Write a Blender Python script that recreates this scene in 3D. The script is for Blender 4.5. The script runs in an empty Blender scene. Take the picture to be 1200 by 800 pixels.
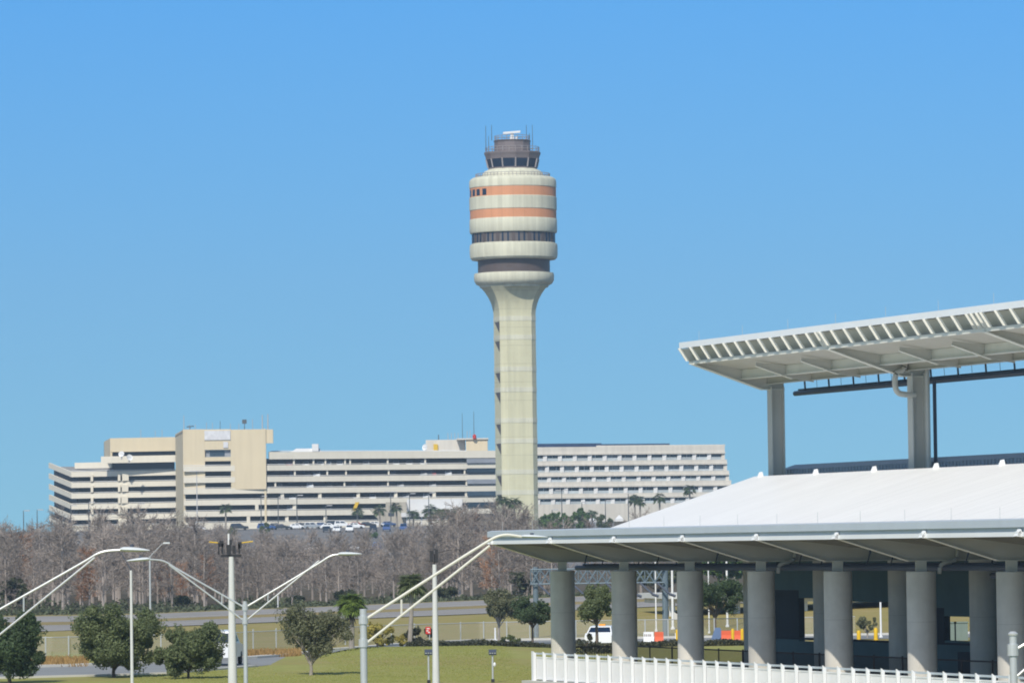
import bpy, math, random
from mathutils import Vector, Matrix, noise as mnoise
rad = math.radians
C = bpy.context.scene.collection
scene = bpy.context.scene
rng = random.Random(7)

# ------------------------------------------------------------------ camera
FPX = 5700.0                      # focal length in photo pixels (1200 wide)
EYE = Vector((0, 0, 6.3))
PITCH = math.atan((639.4 - 400) / FPX)
ROLL = 0.0135
_F = Vector((0, math.cos(PITCH), math.sin(PITCH)))
_U0 = Vector((0, -math.sin(PITCH), math.cos(PITCH)))
_R0 = Vector((1, 0, 0))
_R = _R0 * math.cos(ROLL) - _U0 * math.sin(ROLL)
_U = _U0 * math.cos(ROLL) + _R0 * math.sin(ROLL)

def P(x, y, Y):
    """survey: the point at distance Y that was sighted at photo position x, y"""
    d = _F + _R * ((x - 600) / FPX) + _U * ((400 - y) / FPX)
    return EYE + d * (Y / d.y)

cam = bpy.data.cameras.new('camera')
camo = bpy.data.objects.new('camera', cam)
C.objects.link(camo)
cam.sensor_width = 36
cam.lens = FPX / 1200 * 36
cam.clip_start = 1
cam.clip_end = 40000
m = Matrix((( _R.x, _U.x, -_F.x, EYE.x), (_R.y, _U.y, -_F.y, EYE.y), (_R.z, _U.z, -_F.z, EYE.z), (0, 0, 0, 1)))
camo.matrix_world = m
scene.camera = camo

# ------------------------------------------------------------------ ground heights
def sstep(a, b, t):
    t = max(0.0, min(1.0, (t - a) / (b - a)))
    return t * t * (3 - 2 * t)

def gz(X, Y):
    bank = max(0.0, min(3.2, 0.027 * (X + 37)))
    z = bank * sstep(335, 386, Y) * (1 - 0.6 * sstep(458, 500, Y))
    z += 0.35 * sstep(385, 460, Y)
    z += 0.5 * sstep(500, 820, Y)
    z += 10.6 * max(0, min(1, (Y - 820) / 400.0))
    # a low swell in the lawn
    xx = X / max(Y, 1) * FPX + 600
    z += 0.32 * sstep(330, 420, xx) * (1 - sstep(560, 640, xx)) * sstep(240, 275, Y) * (1 - sstep(290, 312, Y))
    return z

# ------------------------------------------------------------------ materials
def lin(c):
    return tuple(((v / 255) / 12.92 if v / 255 <= 0.04045 else ((v / 255 + 0.055) / 1.055) ** 2.4) for v in c)

def mat(name, col, rough=0.7, var=0.08, scale=2.0, metal=0.0, rnd=0.0, island=0.0, bump=0.0, streak=0.0, spec=0.3, transl=0.0):
    mt = bpy.data.materials.new(name)
    mt.use_nodes = True
    nt = mt.node_tree
    N, L = nt.nodes, nt.links
    b = N['Principled BSDF']
    b.inputs['Roughness'].default_value = rough
    b.inputs['Metallic'].default_value = metal
    b.inputs['Specular IOR Level'].default_value = spec
    tc = N.new('ShaderNodeTexCoord')
    nz = N.new('ShaderNodeTexNoise')
    nz.inputs['Scale'].default_value = scale
    nz.inputs['Detail'].default_value = 6
    nz.inputs['Roughness'].default_value = 0.65
    L.new(tc.outputs['Object'], nz.inputs['Vector'])
    mr = N.new('ShaderNodeMapRange')
    mr.inputs['From Min'].default_value = 0.3
    mr.inputs['From Max'].default_value = 0.7
    mr.inputs['To Min'].default_value = 1 - var
    mr.inputs['To Max'].default_value = 1 + var
    L.new(nz.outputs['Fac'], mr.inputs['Value'])
    val = mr.outputs['Result']
    def mul(a, bsock):
        x = N.new('ShaderNodeMath'); x.operation = 'MULTIPLY'
        L.new(a, x.inputs[0]); L.new(bsock, x.inputs[1]); return x.outputs[0]
    def spread(sock, amt):
        q = N.new('ShaderNodeMapRange')
        q.inputs['To Min'].default_value = 1 - amt; q.inputs['To Max'].default_value = 1 + amt
        L.new(sock, q.inputs['Value']); return q.outputs['Result']
    if rnd:
        oi = N.new('ShaderNodeObjectInfo'); val = mul(val, spread(oi.outputs['Random'], rnd))
    if island:
        g = N.new('ShaderNodeNewGeometry'); val = mul(val, spread(g.outputs['Random Per Island'], island))
    if streak:
        mp = N.new('ShaderNodeMapping'); mp.inputs['Scale'].default_value = (1.1, 1.1, 0.06)
        L.new(tc.outputs['Object'], mp.inputs['Vector'])
        n2 = N.new('ShaderNodeTexNoise'); n2.inputs['Scale'].default_value = 1.0; n2.inputs['Detail'].default_value = 5
        L.new(mp.outputs['Vector'], n2.inputs['Vector'])
        q = N.new('ShaderNodeMapRange'); q.inputs['From Min'].default_value = 0.35; q.inputs['From Max'].default_value = 0.7
        q.inputs['To Min'].default_value = 1 + streak * 0.3; q.inputs['To Max'].default_value = 1 - streak
        L.new(n2.outputs['Fac'], q.inputs['Value']); val = mul(val, q.outputs['Result'])
    vm = N.new('ShaderNodeVectorMath'); vm.operation = 'SCALE'
    vm.inputs[0].default_value = col[:3]
    L.new(val, vm.inputs['Scale'])
    L.new(vm.outputs[0], b.inputs['Base Color'])
    if bump:
        bp = N.new('ShaderNodeBump'); bp.inputs['Strength'].default_value = bump; bp.inputs['Distance'].default_value = 0.1
        L.new(nz.outputs['Fac'], bp.inputs['Height']); L.new(bp.outputs['Normal'], b.inputs['Normal'])
    if transl:
        tr = N.new('ShaderNodeBsdfTranslucent'); L.new(vm.outputs[0], tr.inputs['Color'])
        mx = N.new('ShaderNodeMixShader'); mx.inputs['Fac'].default_value = transl
        out = N['Material Output']
        L.new(b.outputs[0], mx.inputs[1]); L.new(tr.outputs[0], mx.inputs[2]); L.new(mx.outputs[0], out.inputs['Surface'])
    return mt

def panel_lines(mt, n_ang, zstep, dark=0.72, wa=0.03, wz=0.10):
    """joint lines between cladding panels: vertical by angle round the object's axis, horizontal by height"""
    nt = mt.node_tree; N, L = nt.nodes, nt.links
    b = N['Principled BSDF']
    src = b.inputs['Base Color'].links[0].from_socket
    tc = N.new('ShaderNodeTexCoord'); sp = N.new('ShaderNodeSeparateXYZ'); L.new(tc.outputs['Object'], sp.inputs[0])
    def M(op, a, bb=None):
        x = N.new('ShaderNodeMath'); x.operation = op
        for i, v in enumerate((a, bb)):
            if v is None: continue
            if isinstance(v, (int, float)): x.inputs[i].default_value = v
            else: L.new(v, x.inputs[i])
        return x.outputs[0]
    fac = None
    if n_ang:
        at = M('ARCTAN2', sp.outputs['Y'], sp.outputs['X'])
        fr = M('FRACT', M('MULTIPLY', at, n_ang / (2 * math.pi)))
        fac = M('LESS_THAN', fr, wa)
    if zstep:
        fz = M('LESS_THAN', M('FRACT', M('DIVIDE', sp.outputs['Z'], zstep)), wz / zstep)
        fac = fz if fac is None else M('MAXIMUM', fac, fz)
    sc = M('SUBTRACT', 1.0, M('MULTIPLY', fac, 1 - dark))
    vm = N.new('ShaderNodeVectorMath'); vm.operation = 'SCALE'
    L.new(src, vm.inputs[0]); L.new(sc, vm.inputs['Scale']); L.new(vm.outputs[0], b.inputs['Base Color'])
    return mt

MT = {}
def defmat(key, *a, **k):
    MT[key] = mat(key, *a, **k)
defmat('tower_concrete', (0.62, 0.60, 0.42), 0.85, 0.05, 0.25, streak=0.10)
defmat('tower_drum', (0.64, 0.63, 0.50), 0.8, 0.05, 0.25, streak=0.16)
defmat('tower_orange', (0.66, 0.30, 0.155), 0.7, 0.05, 0.3, streak=0.06)
defmat('tower_brown', (0.098, 0.076, 0.072), 0.5, 0.10, 0.4)
defmat('cab_brown', (0.185, 0.155, 0.158), 0.6, 0.08, 0.4)
defmat('dark_glass', (0.010, 0.024, 0.055), 0.1, 0.2, 0.3, spec=0.35)
defmat('rail_grey', (0.33, 0.30, 0.30), 0.6)
defmat('kiosk_white', (0.66, 0.66, 0.66), 0.6, 0.06, 0.5)
defmat('white_paint', (0.78, 0.79, 0.80), 0.5, 0.03, 1)
defmat('garage_concrete', (0.75, 0.70, 0.59), 0.85, 0.06, 0.08, streak=0.04)
defmat('band_grey', (0.14, 0.12, 0.115), 0.5, 0.15, 0.3)
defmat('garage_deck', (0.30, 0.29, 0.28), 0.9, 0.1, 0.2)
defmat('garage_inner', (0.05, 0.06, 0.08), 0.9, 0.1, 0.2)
defmat('penthouse_wall', (0.69, 0.59, 0.41), 0.85, 0.03, 0.1, streak=0.05)
defmat('hotel_concrete', (0.66, 0.62, 0.55), 0.85, 0.08, 0.08, streak=0.10)
defmat('hotel_white', (0.72, 0.72, 0.72), 0.7, 0.06, 0.3)
defmat('hotel_glass', (0.03, 0.05, 0.075), 0.15, 0.3, 0.25, rnd=0.4, spec=0.5)
defmat('hotel_curtain', (0.42, 0.47, 0.50), 0.6, 0.10, 0.6, rnd=0.2)
defmat('roof_navy', (0.03, 0.055, 0.12), 0.5, 0.25, 0.5)
defmat('sign_pale', (0.66, 0.66, 0.68), 0.6, 0.16, 0.9)
defmat('window_grey', (0.30, 0.32, 0.36), 0.4, 0.15, 0.3)
defmat('antenna_grey', (0.45, 0.45, 0.46), 0.5)
defmat('antenna_dark', (0.09, 0.10, 0.11), 0.5)
defmat('red_paint', (0.55, 0.04, 0.03), 0.5)
defmat('steel_paint', (0.54, 0.53, 0.48), 0.55, 0.05, 0.7)
defmat('steel_light', (0.74, 0.73, 0.66), 0.5, 0.05, 0.7)
defmat('fascia_white', (0.82, 0.84, 0.86), 0.4, 0.03, 0.5)
defmat('fascia_grey', (0.50, 0.56, 0.62), 0.4, 0.05, 0.5)
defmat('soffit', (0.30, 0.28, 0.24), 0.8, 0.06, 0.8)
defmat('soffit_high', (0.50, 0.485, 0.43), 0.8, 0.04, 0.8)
defmat('membrane', (0.86, 0.86, 0.86), 0.45, 0.02, 0.3, streak=0.0)
defmat('roof_grey', (0.32, 0.37, 0.42), 0.5, 0.06, 0.5)
defmat('column_concrete', (0.60, 0.575, 0.515), 0.85, 0.10, 0.9, streak=0.16)
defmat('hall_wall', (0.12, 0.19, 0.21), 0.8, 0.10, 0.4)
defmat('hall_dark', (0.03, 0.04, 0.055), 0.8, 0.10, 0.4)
defmat('pipe_dark', (0.07, 0.085, 0.12), 0.5, 0.08, 1)
defmat('pipe_red', (0.45, 0.03, 0.04), 0.5)
defmat('rail_brown', (0.06, 0.04, 0.035), 0.6)
defmat('plaza', (0.42, 0.40, 0.37), 0.9, 0.08, 0.3)
defmat('galvanised', (0.55, 0.57, 0.58), 0.35, 0.06, 2, metal=0.35)
defmat('pole_concrete', (0.60, 0.61, 0.60), 0.8, 0.04, 1.5)
defmat('lamp_cream', (0.66, 0.65, 0.58), 0.45, 0.04, 2)
defmat('lamp_head', (0.62, 0.66, 0.68), 0.4, 0.03, 2)
defmat('black_kit', (0.03, 0.03, 0.035), 0.5, 0.1, 4)
defmat('yellow_paint', (0.70, 0.45, 0.02), 0.5, 0.06, 3)
defmat('gantry_steel', (0.15, 0.20, 0.24), 0.5, 0.08, 1, metal=0.2)
defmat('asphalt', (0.29, 0.275, 0.26), 0.9, 0.12, 0.15)
defmat('asphalt_near', (0.25, 0.26, 0.265), 0.9, 0.10, 0.2)
defmat('asphalt_far', (0.19, 0.18, 0.175), 0.9, 0.15, 0.1)
defmat('kerb', (0.55, 0.54, 0.50), 0.9, 0.06, 0.5)
defmat('marking', (0.75, 0.75, 0.72), 0.7, 0.06, 1)
defmat('median_grass', (0.27, 0.21, 0.085), 0.95, 0.2, 0.25)
defmat('bark', (0.13, 0.105, 0.085), 0.9, 0.2, 3)
defmat('bark_pale', (0.30, 0.27, 0.235), 0.9, 0.2, 3)
defmat('bare_bark', (0.31, 0.272, 0.245), 0.9, 0.15, 1.0, rnd=0.22)
defmat('bare_twig', (0.36, 0.31, 0.275), 0.9, 0.15, 0.5, rnd=0.28, island=0.22, transl=0.3)
defmat('rust_twig', (0.36, 0.20, 0.12), 0.9, 0.15, 0.5, rnd=0.2, island=0.3)
defmat('leaf_oak', (0.155, 0.19, 0.085), 0.6, 0.15, 0.8, island=0.30, transl=0.35)
defmat('leaf_oak_grey', (0.18, 0.19, 0.11), 0.6, 0.15, 0.8, island=0.30, transl=0.35)
defmat('leaf_dark', (0.080, 0.122, 0.055), 0.55, 0.15, 0.8, island=0.30, transl=0.35)
defmat('leaf_bright', (0.10, 0.165, 0.045), 0.6, 0.15, 0.8, island=0.4, transl=0.25)
defmat('leaf_yellow', (0.36, 0.31, 0.075), 0.6, 0.15, 0.8, island=0.4, transl=0.25)
defmat('leaf_hedge', (0.055, 0.060, 0.035), 0.6, 0.15, 0.8, island=0.5, transl=0.1)
defmat('leaf_under', (0.085, 0.100, 0.055), 0.7, 0.2, 0.5, island=0.5, transl=0.15)
defmat('palm_leaf', (0.17, 0.24, 0.055), 0.5, 0.15, 0.8, island=0.35, transl=0.25)
defmat('palm_far', (0.085, 0.125, 0.050), 0.5, 0.15, 0.8, island=0.35, transl=0.2)
defmat('palm_skirt', (0.10, 0.085, 0.06), 0.9, 0.15, 2, island=0.3)
defmat('dry_tuft', (0.30, 0.19, 0.075), 0.9, 0.15, 0.5, island=0.4, transl=0.2)
defmat('car_white', (0.78, 0.80, 0.82), 0.25, 0.02, 1, spec=0.5)
defmat('car_silver', (0.40, 0.42, 0.44), 0.3, 0.02, 1, metal=0.4)
defmat('car_dark', (0.03, 0.035, 0.045), 0.25, 0.02, 1, spec=0.5)
defmat('car_blue', (0.04, 0.09, 0.25), 0.25, 0.02, 1, spec=0.5)
defmat('car_red', (0.32, 0.03, 0.025), 0.25, 0.02, 1, spec=0.5)
defmat('tyre', (0.02, 0.02, 0.02), 0.8)
defmat('amber', (0.85, 0.35, 0.02), 0.3)
defmat('barrier_orange', (0.66, 0.12, 0.05), 0.5, 0.05, 1)
defmat('teal_cloth', (0.12, 0.42, 0.40), 0.8, 0.06, 1)
defmat('tarp_blue', (0.10, 0.16, 0.28), 0.7, 0.1, 1)
defmat('stair_beige', (0.42, 0.385, 0.32), 0.85, 0.06, 0.2)
panel_lines(MT['tower_concrete'], 0, 3.75, 0.86, 0, 0.16)
panel_lines(MT['tower_drum'], 24, 0, 0.86, 0.03)
panel_lines(MT['tower_orange'], 24, 0, 0.80, 0.03)
panel_lines(MT['column_concrete'], 0, 2.9, 0.86, 0, 0.03)
def seam_lines(mt, step, dark):
    nt = mt.node_tree; N, L = nt.nodes, nt.links; b = N['Principled BSDF']; src = b.inputs['Base Color'].links[0].from_socket
    tc = N.new('ShaderNodeTexCoord'); dp = N.new('ShaderNodeVectorMath'); dp.operation = 'DOT_PRODUCT'; dp.inputs[1].default_value = (0.3237, -0.9462, 0); L.new(tc.outputs['Object'], dp.inputs[0])
    dv = N.new('ShaderNodeMath'); dv.operation = 'DIVIDE'; dv.inputs[1].default_value = step; L.new(dp.outputs['Value'], dv.inputs[0])
    fr = N.new('ShaderNodeMath'); fr.operation = 'FRACT'; L.new(dv.outputs[0], fr.inputs[0])
    lt = N.new('ShaderNodeMath'); lt.operation = 'LESS_THAN'; lt.inputs[1].default_value = 0.12; L.new(fr.outputs[0], lt.inputs[0])
    mp = N.new('ShaderNodeMapping'); mp.inputs['Rotation'].default_value = (0, 0, -0.33); mp.inputs['Scale'].default_value = (0.12, 1.4, 0.12); L.new(tc.outputs['Object'], mp.inputs['Vector'])
    nz = N.new('ShaderNodeTexNoise'); nz.inputs['Scale'].default_value = 1.0; nz.inputs['Detail'].default_value = 5; L.new(mp.outputs['Vector'], nz.inputs['Vector'])
    q = N.new('ShaderNodeMapRange'); q.inputs['From Min'].default_value = .4; q.inputs['From Max'].default_value = .75; q.inputs['To Min'].default_value = 1; q.inputs['To Max'].default_value = .93; L.new(nz.outputs['Fac'], q.inputs['Value'])
    m1 = N.new('ShaderNodeMath'); m1.operation = 'MULTIPLY_ADD'; m1.inputs[1].default_value = -(1 - dark); m1.inputs[2].default_value = 1; L.new(lt.outputs[0], m1.inputs[0])
    m2 = N.new('ShaderNodeMath'); m2.operation = 'MULTIPLY'; L.new(m1.outputs[0], m2.inputs[0]); L.new(q.outputs['Result'], m2.inputs[1])
    vm = N.new('ShaderNodeVectorMath'); vm.operation = 'SCALE'; L.new(src, vm.inputs[0]); L.new(m2.outputs[0], vm.inputs['Scale']); L.new(vm.outputs[0], b.inputs['Base Color'])
seam_lines(MT['membrane'], 0.8, 0.94)

# ------------------------------------------------------------------ mesh builder
class MB:
    def __init__(s):
        s.v = []; s.f = []
    def quad(s, *p):
        n = len(s.v); s.v += [tuple(q) for q in p]; s.f.append(tuple(range(n, n + len(p))))
    def hexa(s, lo, hi):
        """closed prism between two loops of equal length"""
        n = len(s.v); k = len(lo)
        s.v += [tuple(q) for q in lo] + [tuple(q) for q in hi]
        s.f.append(tuple(range(n + k - 1, n - 1, -1))); s.f.append(tuple(range(n + k, n + 2 * k)))
        for i in range(k):
            j = (i + 1) % k
            s.f.append((n + i, n + j, n + k + j, n + k + i))
    def box(s, x0, x1, y0, y1, z0, z1):
        s.hexa([(x0, y0, z0), (x1, y0, z0), (x1, y1, z0), (x0, y1, z0)], [(x0, y0, z1), (x1, y0, z1), (x1, y1, z1), (x0, y1, z1)])
    def obox(s, c, a, b, h):
        """box centred on c with half vectors a, b, h"""
        c, a, b, h = Vector(c), Vector(a), Vector(b), Vector(h)
        lo = [c - a - b - h, c + a - b - h, c + a + b - h, c - a + b - h]
        s.hexa(lo, [q + 2 * h for q in lo])
    def ext(s, loop, vec):
        vec = Vector(vec); s.hexa([Vector(q) for q in loop], [Vector(q) + vec for q in loop])
    def tube(s, pts, r, n=8, caps=True):
        pts = [Vector(p) for p in pts]
        if not isinstance(r, (list, tuple)): r = [r] * len(pts)
        base = len(s.v); k = len(pts)
        for i, p in enumerate(pts):
            t = (pts[min(i + 1, k - 1)] - pts[max(i - 1, 0)]).normalized()
            ref = Vector((0, 0, 1)) if abs(t.z) < 0.9 else Vector((1, 0, 0))
            a = t.cross(ref).normalized(); b = t.cross(a)
            for j in range(n):
                g = 2 * math.pi * j / n
                s.v.append(tuple(p + (a * math.cos(g) + b * math.sin(g)) * r[i]))
        for i in range(k - 1):
            for j in range(n):
                j2 = (j + 1) % n
                s.f.append((base + i * n + j, base + i * n + j2, base + (i + 1) * n + j2, base + (i + 1) * n + j))
        if caps:
            s.f.append(tuple(base + j for j in range(n))[::-1]); s.f.append(tuple(base + (k - 1) * n + j for j in range(n)))
    def lathe(s, cx, cy, prof, n=64, a0=0.0, close=True):
        base = len(s.v)
        for r, z in prof:
            for j in range(n):
                g = a0 + 2 * math.pi * j / n
                s.v.append((cx + r * math.cos(g), cy + r * math.sin(g), z))
        for i in range(len(prof) - 1):
            for j in range(n):
                j2 = (j + 1) % n
                s.f.append((base + i * n + j, base + i * n + j2, base + (i + 1) * n + j2, base + (i + 1) * n + j))
        if close:
            s.f.append(tuple(base + j for j in range(n))[::-1]); s.f.append(tuple(base + (len(prof) - 1) * n + j for j in range(n)))
    def strip(s, pts, z0, z1, th):
        """a wall of thickness th (behind the line) along plan points, mitred"""
        pts = [Vector((p[0], p[1])) for p in pts]; k = len(pts); inn = []
        for i in range(k):
            d0 = (pts[i] - pts[i - 1]).normalized() if i else None
            d1 = (pts[i + 1] - pts[i]).normalized() if i < k - 1 else None
            n0 = Vector((-d0.y, d0.x)) if d0 else None
            n1 = Vector((-d1.y, d1.x)) if d1 else None
            if n0 is None: o = n1
            elif n1 is None: o = n0
            else:
                o = (n0 + n1); o = o / max(0.35, o.length_squared / 2)
            inn.append(pts[i] + o * th)
        for i in range(k - 1):
            a, b, c, d = pts[i], pts[i + 1], inn[i + 1], inn[i]
            n = len(s.v)
            za = z0 if not isinstance(z0, (list, tuple)) else z0[i]; zb = z0 if not isinstance(z0, (list, tuple)) else z0[i + 1]
            ya = z1 if not isinstance(z1, (list, tuple)) else z1[i]; yb = z1 if not isinstance(z1, (list, tuple)) else z1[i + 1]
            s.v += [(a.x, a.y, za), (b.x, b.y, zb), (c.x, c.y, zb), (d.x, d.y, za), (a.x, a.y, ya), (b.x, b.y, yb), (c.x, c.y, yb), (d.x, d.y, ya)]
            s.f += [(n, n + 3, n + 2, n + 1), (n + 4, n + 5, n + 6, n + 7), (n, n + 1, n + 5, n + 4), (n + 2, n + 3, n + 7, n + 6)]
            if i == 0: s.f.append((n + 3, n, n + 4, n + 7))
            if i == k - 2: s.f.append((n + 1, n + 2, n + 6, n + 5))
    def build(s, name, mtl, parent=None, origin=None, smooth=False):
        if parent is not None: o = parent['_o'] if '_o' in parent else (0, 0, 0)
        else: o = origin or (0, 0, 0)
        me = bpy.data.meshes.new(name)
        me.from_pydata([(v[0] - o[0], v[1] - o[1], v[2] - o[2]) for v in s.v], [], s.f)
        if smooth:
            me.polygons.foreach_set('use_smooth', [True] * len(me.polygons))
            try: me.set_sharp_from_angle(angle=rad(35))
            except Exception: pass
        me.update()
        me.materials.append(MT[mtl] if isinstance(mtl, str) else mtl)
        ob = bpy.data.objects.new(name, me); C.objects.link(ob)
        if parent is not None: ob.parent = parent
        else: ob.location = o
        if parent is not None and '_o' in parent: ob['_o'] = list(o)
        elif parent is None: ob['_o'] = list(o)
        return ob

def tag(o, label, cat, group=None, kind=None):
    o['label'] = label; o['category'] = cat
    if group: o['group'] = group
    if kind: o['kind'] = kind
    return o

def thing(name, label, cat, loc, group=None):
    o = bpy.data.objects.new(name, None); C.objects.link(o)
    o.empty_display_size = 0.5
    o.location = loc; o['_o'] = list(loc)
    return tag(o, label, cat, group)

def copy_tree(o, loc, label=None, group=None, rz=None, sc=None, parent=None):
    c = o.copy(); C.objects.link(c)
    if parent is None:
        c.location = loc
        if label: c['label'] = label
        if group: c['group'] = group
        if rz is not None: c.rotation_euler = (0, 0, rz)
        if sc is not None: c.scale = sc if isinstance(sc, (tuple, list)) else (sc,) * 3
    else: c.parent = parent
    for ch in list(o.children):
        copy_tree(ch, None, parent=c)
    return c

def one(name, mtl, label, cat, mb, origin, group=None, smooth=False):
    return tag(mb.build(name, mtl, None, origin, smooth), label, cat, group)

def structure(name, mtl, mb, smooth=False):
    o = mb.build(name, mtl, None, (0, 0, 0), smooth); o['kind'] = 'structure'; return o

# ------------------------------------------------------------------ ground
def frange(a, b, st):
    out = []; x = a
    while x < b - 1e-6:
        out.append(x); x += st
    return out
gx = [-9000, -3000, -1200, -600, -300] + frange(-200, 200, 6) + [200, 300, 600, 1200, 3000, 9000]
gy = [-2000, -400, 0, 100, 160] + frange(200, 330, 6) + frange(330, 520, 5) + frange(520, 820, 30) + frange(820, 1240, 20) + [1240, 1400, 1700, 2500, 5000, 12000, 22000]
mb = MB()
for y in gy:
    for x in gx:
        mb.v.append((x, y, gz(x, y)))
W = len(gx)
for j in range(len(gy) - 1):
    for i in range(W - 1):
        mb.f.append((j * W + i, j * W + i + 1, (j + 1) * W + i + 1, (j + 1) * W + i))
gm = bpy.data.materials.new('ground_grass'); gm.use_nodes = True
N, L = gm.node_tree.nodes, gm.node_tree.links
b = N['Principled BSDF']; b.inputs['Roughness'].default_value = 0.95; b.inputs['Specular IOR Level'].default_value = 0.1
tc = N.new('ShaderNodeTexCoord'); sp = N.new('ShaderNodeSeparateXYZ'); L.new(tc.outputs['Object'], sp.inputs[0])
def noi(sc, det=6):
    n = N.new('ShaderNodeTexNoise'); n.inputs['Scale'].default_value = sc; n.inputs['Detail'].default_value = det; n.inputs['Roughness'].default_value = 0.7
    L.new(tc.outputs['Object'], n.inputs['Vector']); return n.outputs['Fac']
def mix(f, a, bb):
    x = N.new('ShaderNodeMix'); x.data_type = 'RGBA'
    if isinstance(f, float): x.inputs[0].default_value = f
    else: L.new(f, x.inputs[0])
    for i, v in ((6, a), (7, bb)):
        if isinstance(v, tuple): x.inputs[i].default_value = (*v, 1)
        else: L.new(v, x.inputs[i])
    return x.outputs[2]
def rng_(s, a, bb):
    x = N.new('ShaderNodeMapRange'); x.inputs['From Min'].default_value = a; x.inputs['From Max'].default_value = bb
    L.new(s, x.inputs['Value']); return x.outputs['Result']
lawn = mix(rng_(noi(0.35), 0.38, 0.66), (0.28, 0.30, 0.08), (0.37, 0.335, 0.125))
lawn = mix(rng_(noi(0.06, 3), 0.45, 0.62), lawn, (0.31, 0.27, 0.10))
lawn = mix(rng_(noi(1.2), 0.42, 0.85), lawn, (0.21, 0.235, 0.065))
bank = mix(rng_(noi(0.25), 0.35, 0.65), (0.27, 0.245, 0.075), (0.33, 0.265, 0.12))
wood = mix(rng_(noi(0.4), 0.35, 0.65), (0.13, 0.10, 0.075), (0.08, 0.075, 0.045))
c1 = mix(rng_(sp.outputs['Y'], 296, 312), lawn, bank)
c2 = mix(rng_(sp.outputs['Y'], 456, 470), c1, wood)
L.new(c2, b.inputs['Base Color'])
g = mb.build('ground', gm, None, (0, 0, 0), True); g['kind'] = 'structure'

def drape(name, mtl, left, right, lift, steps=60, cross=4):
    """a sheet laid on the ground between two plan polylines"""
    def at(pl, t):
        n = len(pl) - 1; i = min(int(t * n), n - 1); f = t * n - i
        return Vector(pl[i]).lerp(Vector(pl[i + 1]), f)
    m_ = MB()
    for i in range(steps + 1):
        a, b_ = at(left, i / steps), at(right, i / steps)
        for j in range(cross + 1):
            q = a.lerp(b_, j / cross); m_.v.append((q.x, q.y, gz(q.x, q.y) + lift))
    w = cross + 1
    for i in range(steps):
        for j in range(cross):
            m_.f.append((i * w + j, (i + 1) * w + j, (i + 1) * w + j + 1, i * w + j + 1))
    return structure(name, mtl, m_, True)

def gp(x, Y):                      # plan position of a sight line at distance Y
    q = P(x, 640, Y); return (q.x, q.y)

hx = (-160, 0, 300, 560, 760, 1000, 1300)
drape('highway_road', 'asphalt', [gp(x, 387) for x in hx], [gp(x, 412) for x in hx], 0.05)
drape('highway_median', 'median_grass', [gp(x, 412) for x in hx], [gp(x, 424) for x in hx], 0.06)
drape('highway_far_road', 'asphalt', [gp(x, 424) for x in hx], [gp(x, 452) for x in hx], 0.05)
for nm, Y0 in (('highway_edge_line', 389), ('highway_edge_line', 410), ('highway_edge_line', 427)):
    drape(nm, 'marking', [gp(x, Y0) for x in hx], [gp(x, Y0 + 0.5) for x in hx], 0.075, cross=1)
nr = [(-140, 243, 262), (-40, 244, 263), (100, 247, 268), (200, 250, 273), (300, 262, 281), (345, 272, 287), (400, 288, 300), (470, 303, 313), (560, 311, 323), (700, 312, 324), (900, 313, 325), (1300, 315, 327)]
drape('service_road', 'asphalt_near', [gp(x, a) for x, a, b_ in nr], [gp(x, b_) for x, a, b_ in nr], 0.03, 90)
mb = MB()
pts = [gp(x, b_ + 0.02) for x, a, b_ in nr]
mb.strip(pts, 0.0, 0.16, 0.9)
kb = structure('far_kerb', 'kerb', mb)
mb = MB(); mb.strip([gp(x, a - 0.5) for x, a, b_ in nr if x < 345], 0.0, 0.10, 0.45); structure('near_kerb', 'kerb', mb)
drape('car_park', 'asphalt_far', [gp(x, 835) for x in (40, 300, 600, 720)], [gp(x, 1236) for x in (40, 300, 600, 720)], 0.06, 24, 40)

# ------------------------------------------------------------------ control tower
TY = 1000.0
tb = P(606.2, 608, TY); TX = tb.x
tower = thing('control_tower', 'tall cream airport control tower with two orange stripes round its drum', 'control tower', (TX, TY, gz(TX, TY)))
def tz(y): return P(601.6 + (y - 250) * 0.0135, y, TY).z
S_ = TY / FPX
# shaft: square in plan with cut corners
def shaft_loop(r, z, k=0.32, a=rad(14)):
    h = r; c = h * k
    pts = [(-h + c, -h), (h - c, -h), (h, -h + c), (h, h - c), (h - c, h), (-h + c, h), (-h, h - c), (-h, -h + c)]
    ca, sa = math.cos(a), math.sin(a)
    return [(TX + x * ca - y * sa, TY + x * sa + y * ca, z) for x, y in pts]
hs = 24.6 * S_ / 1.135
z0, z1 = gz(TX, TY) - 1, tz(372)
mb = MB()
N_ = 8
rows = [shaft_loop(hs, z0), shaft_loop(hs, z1)]
# flare to the capital: blend square -> circle
fl = []
for t in [0.12, 0.25, 0.38, 0.5, 0.62, 0.74, 0.86, 1.0]:
    r = hs + (34.5 * S_ - hs) * (t ** 2.2)
    z = z1 + (tz(336) - z1) * t
    lp = shaft_loop(r, z)
    fl.append(lp)
mb.hexa(rows[0], rows[1])
sh = mb.build('shaft', 'tower_concrete', tower)
mb = MB()
loops = [shaft_loop(hs, z1 + 0.01)] + fl
base = 0
for lp in loops: mb.v += lp
for i in range(len(loops) - 1):
    for j in range(8):
        j2 = (j + 1) % 8
        mb.f.append((i * 8 + j, i * 8 + j2, (i + 1) * 8 + j2, (i + 1) * 8 + j))
mb.build('capital', 'tower_concrete', tower, smooth=True)
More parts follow.
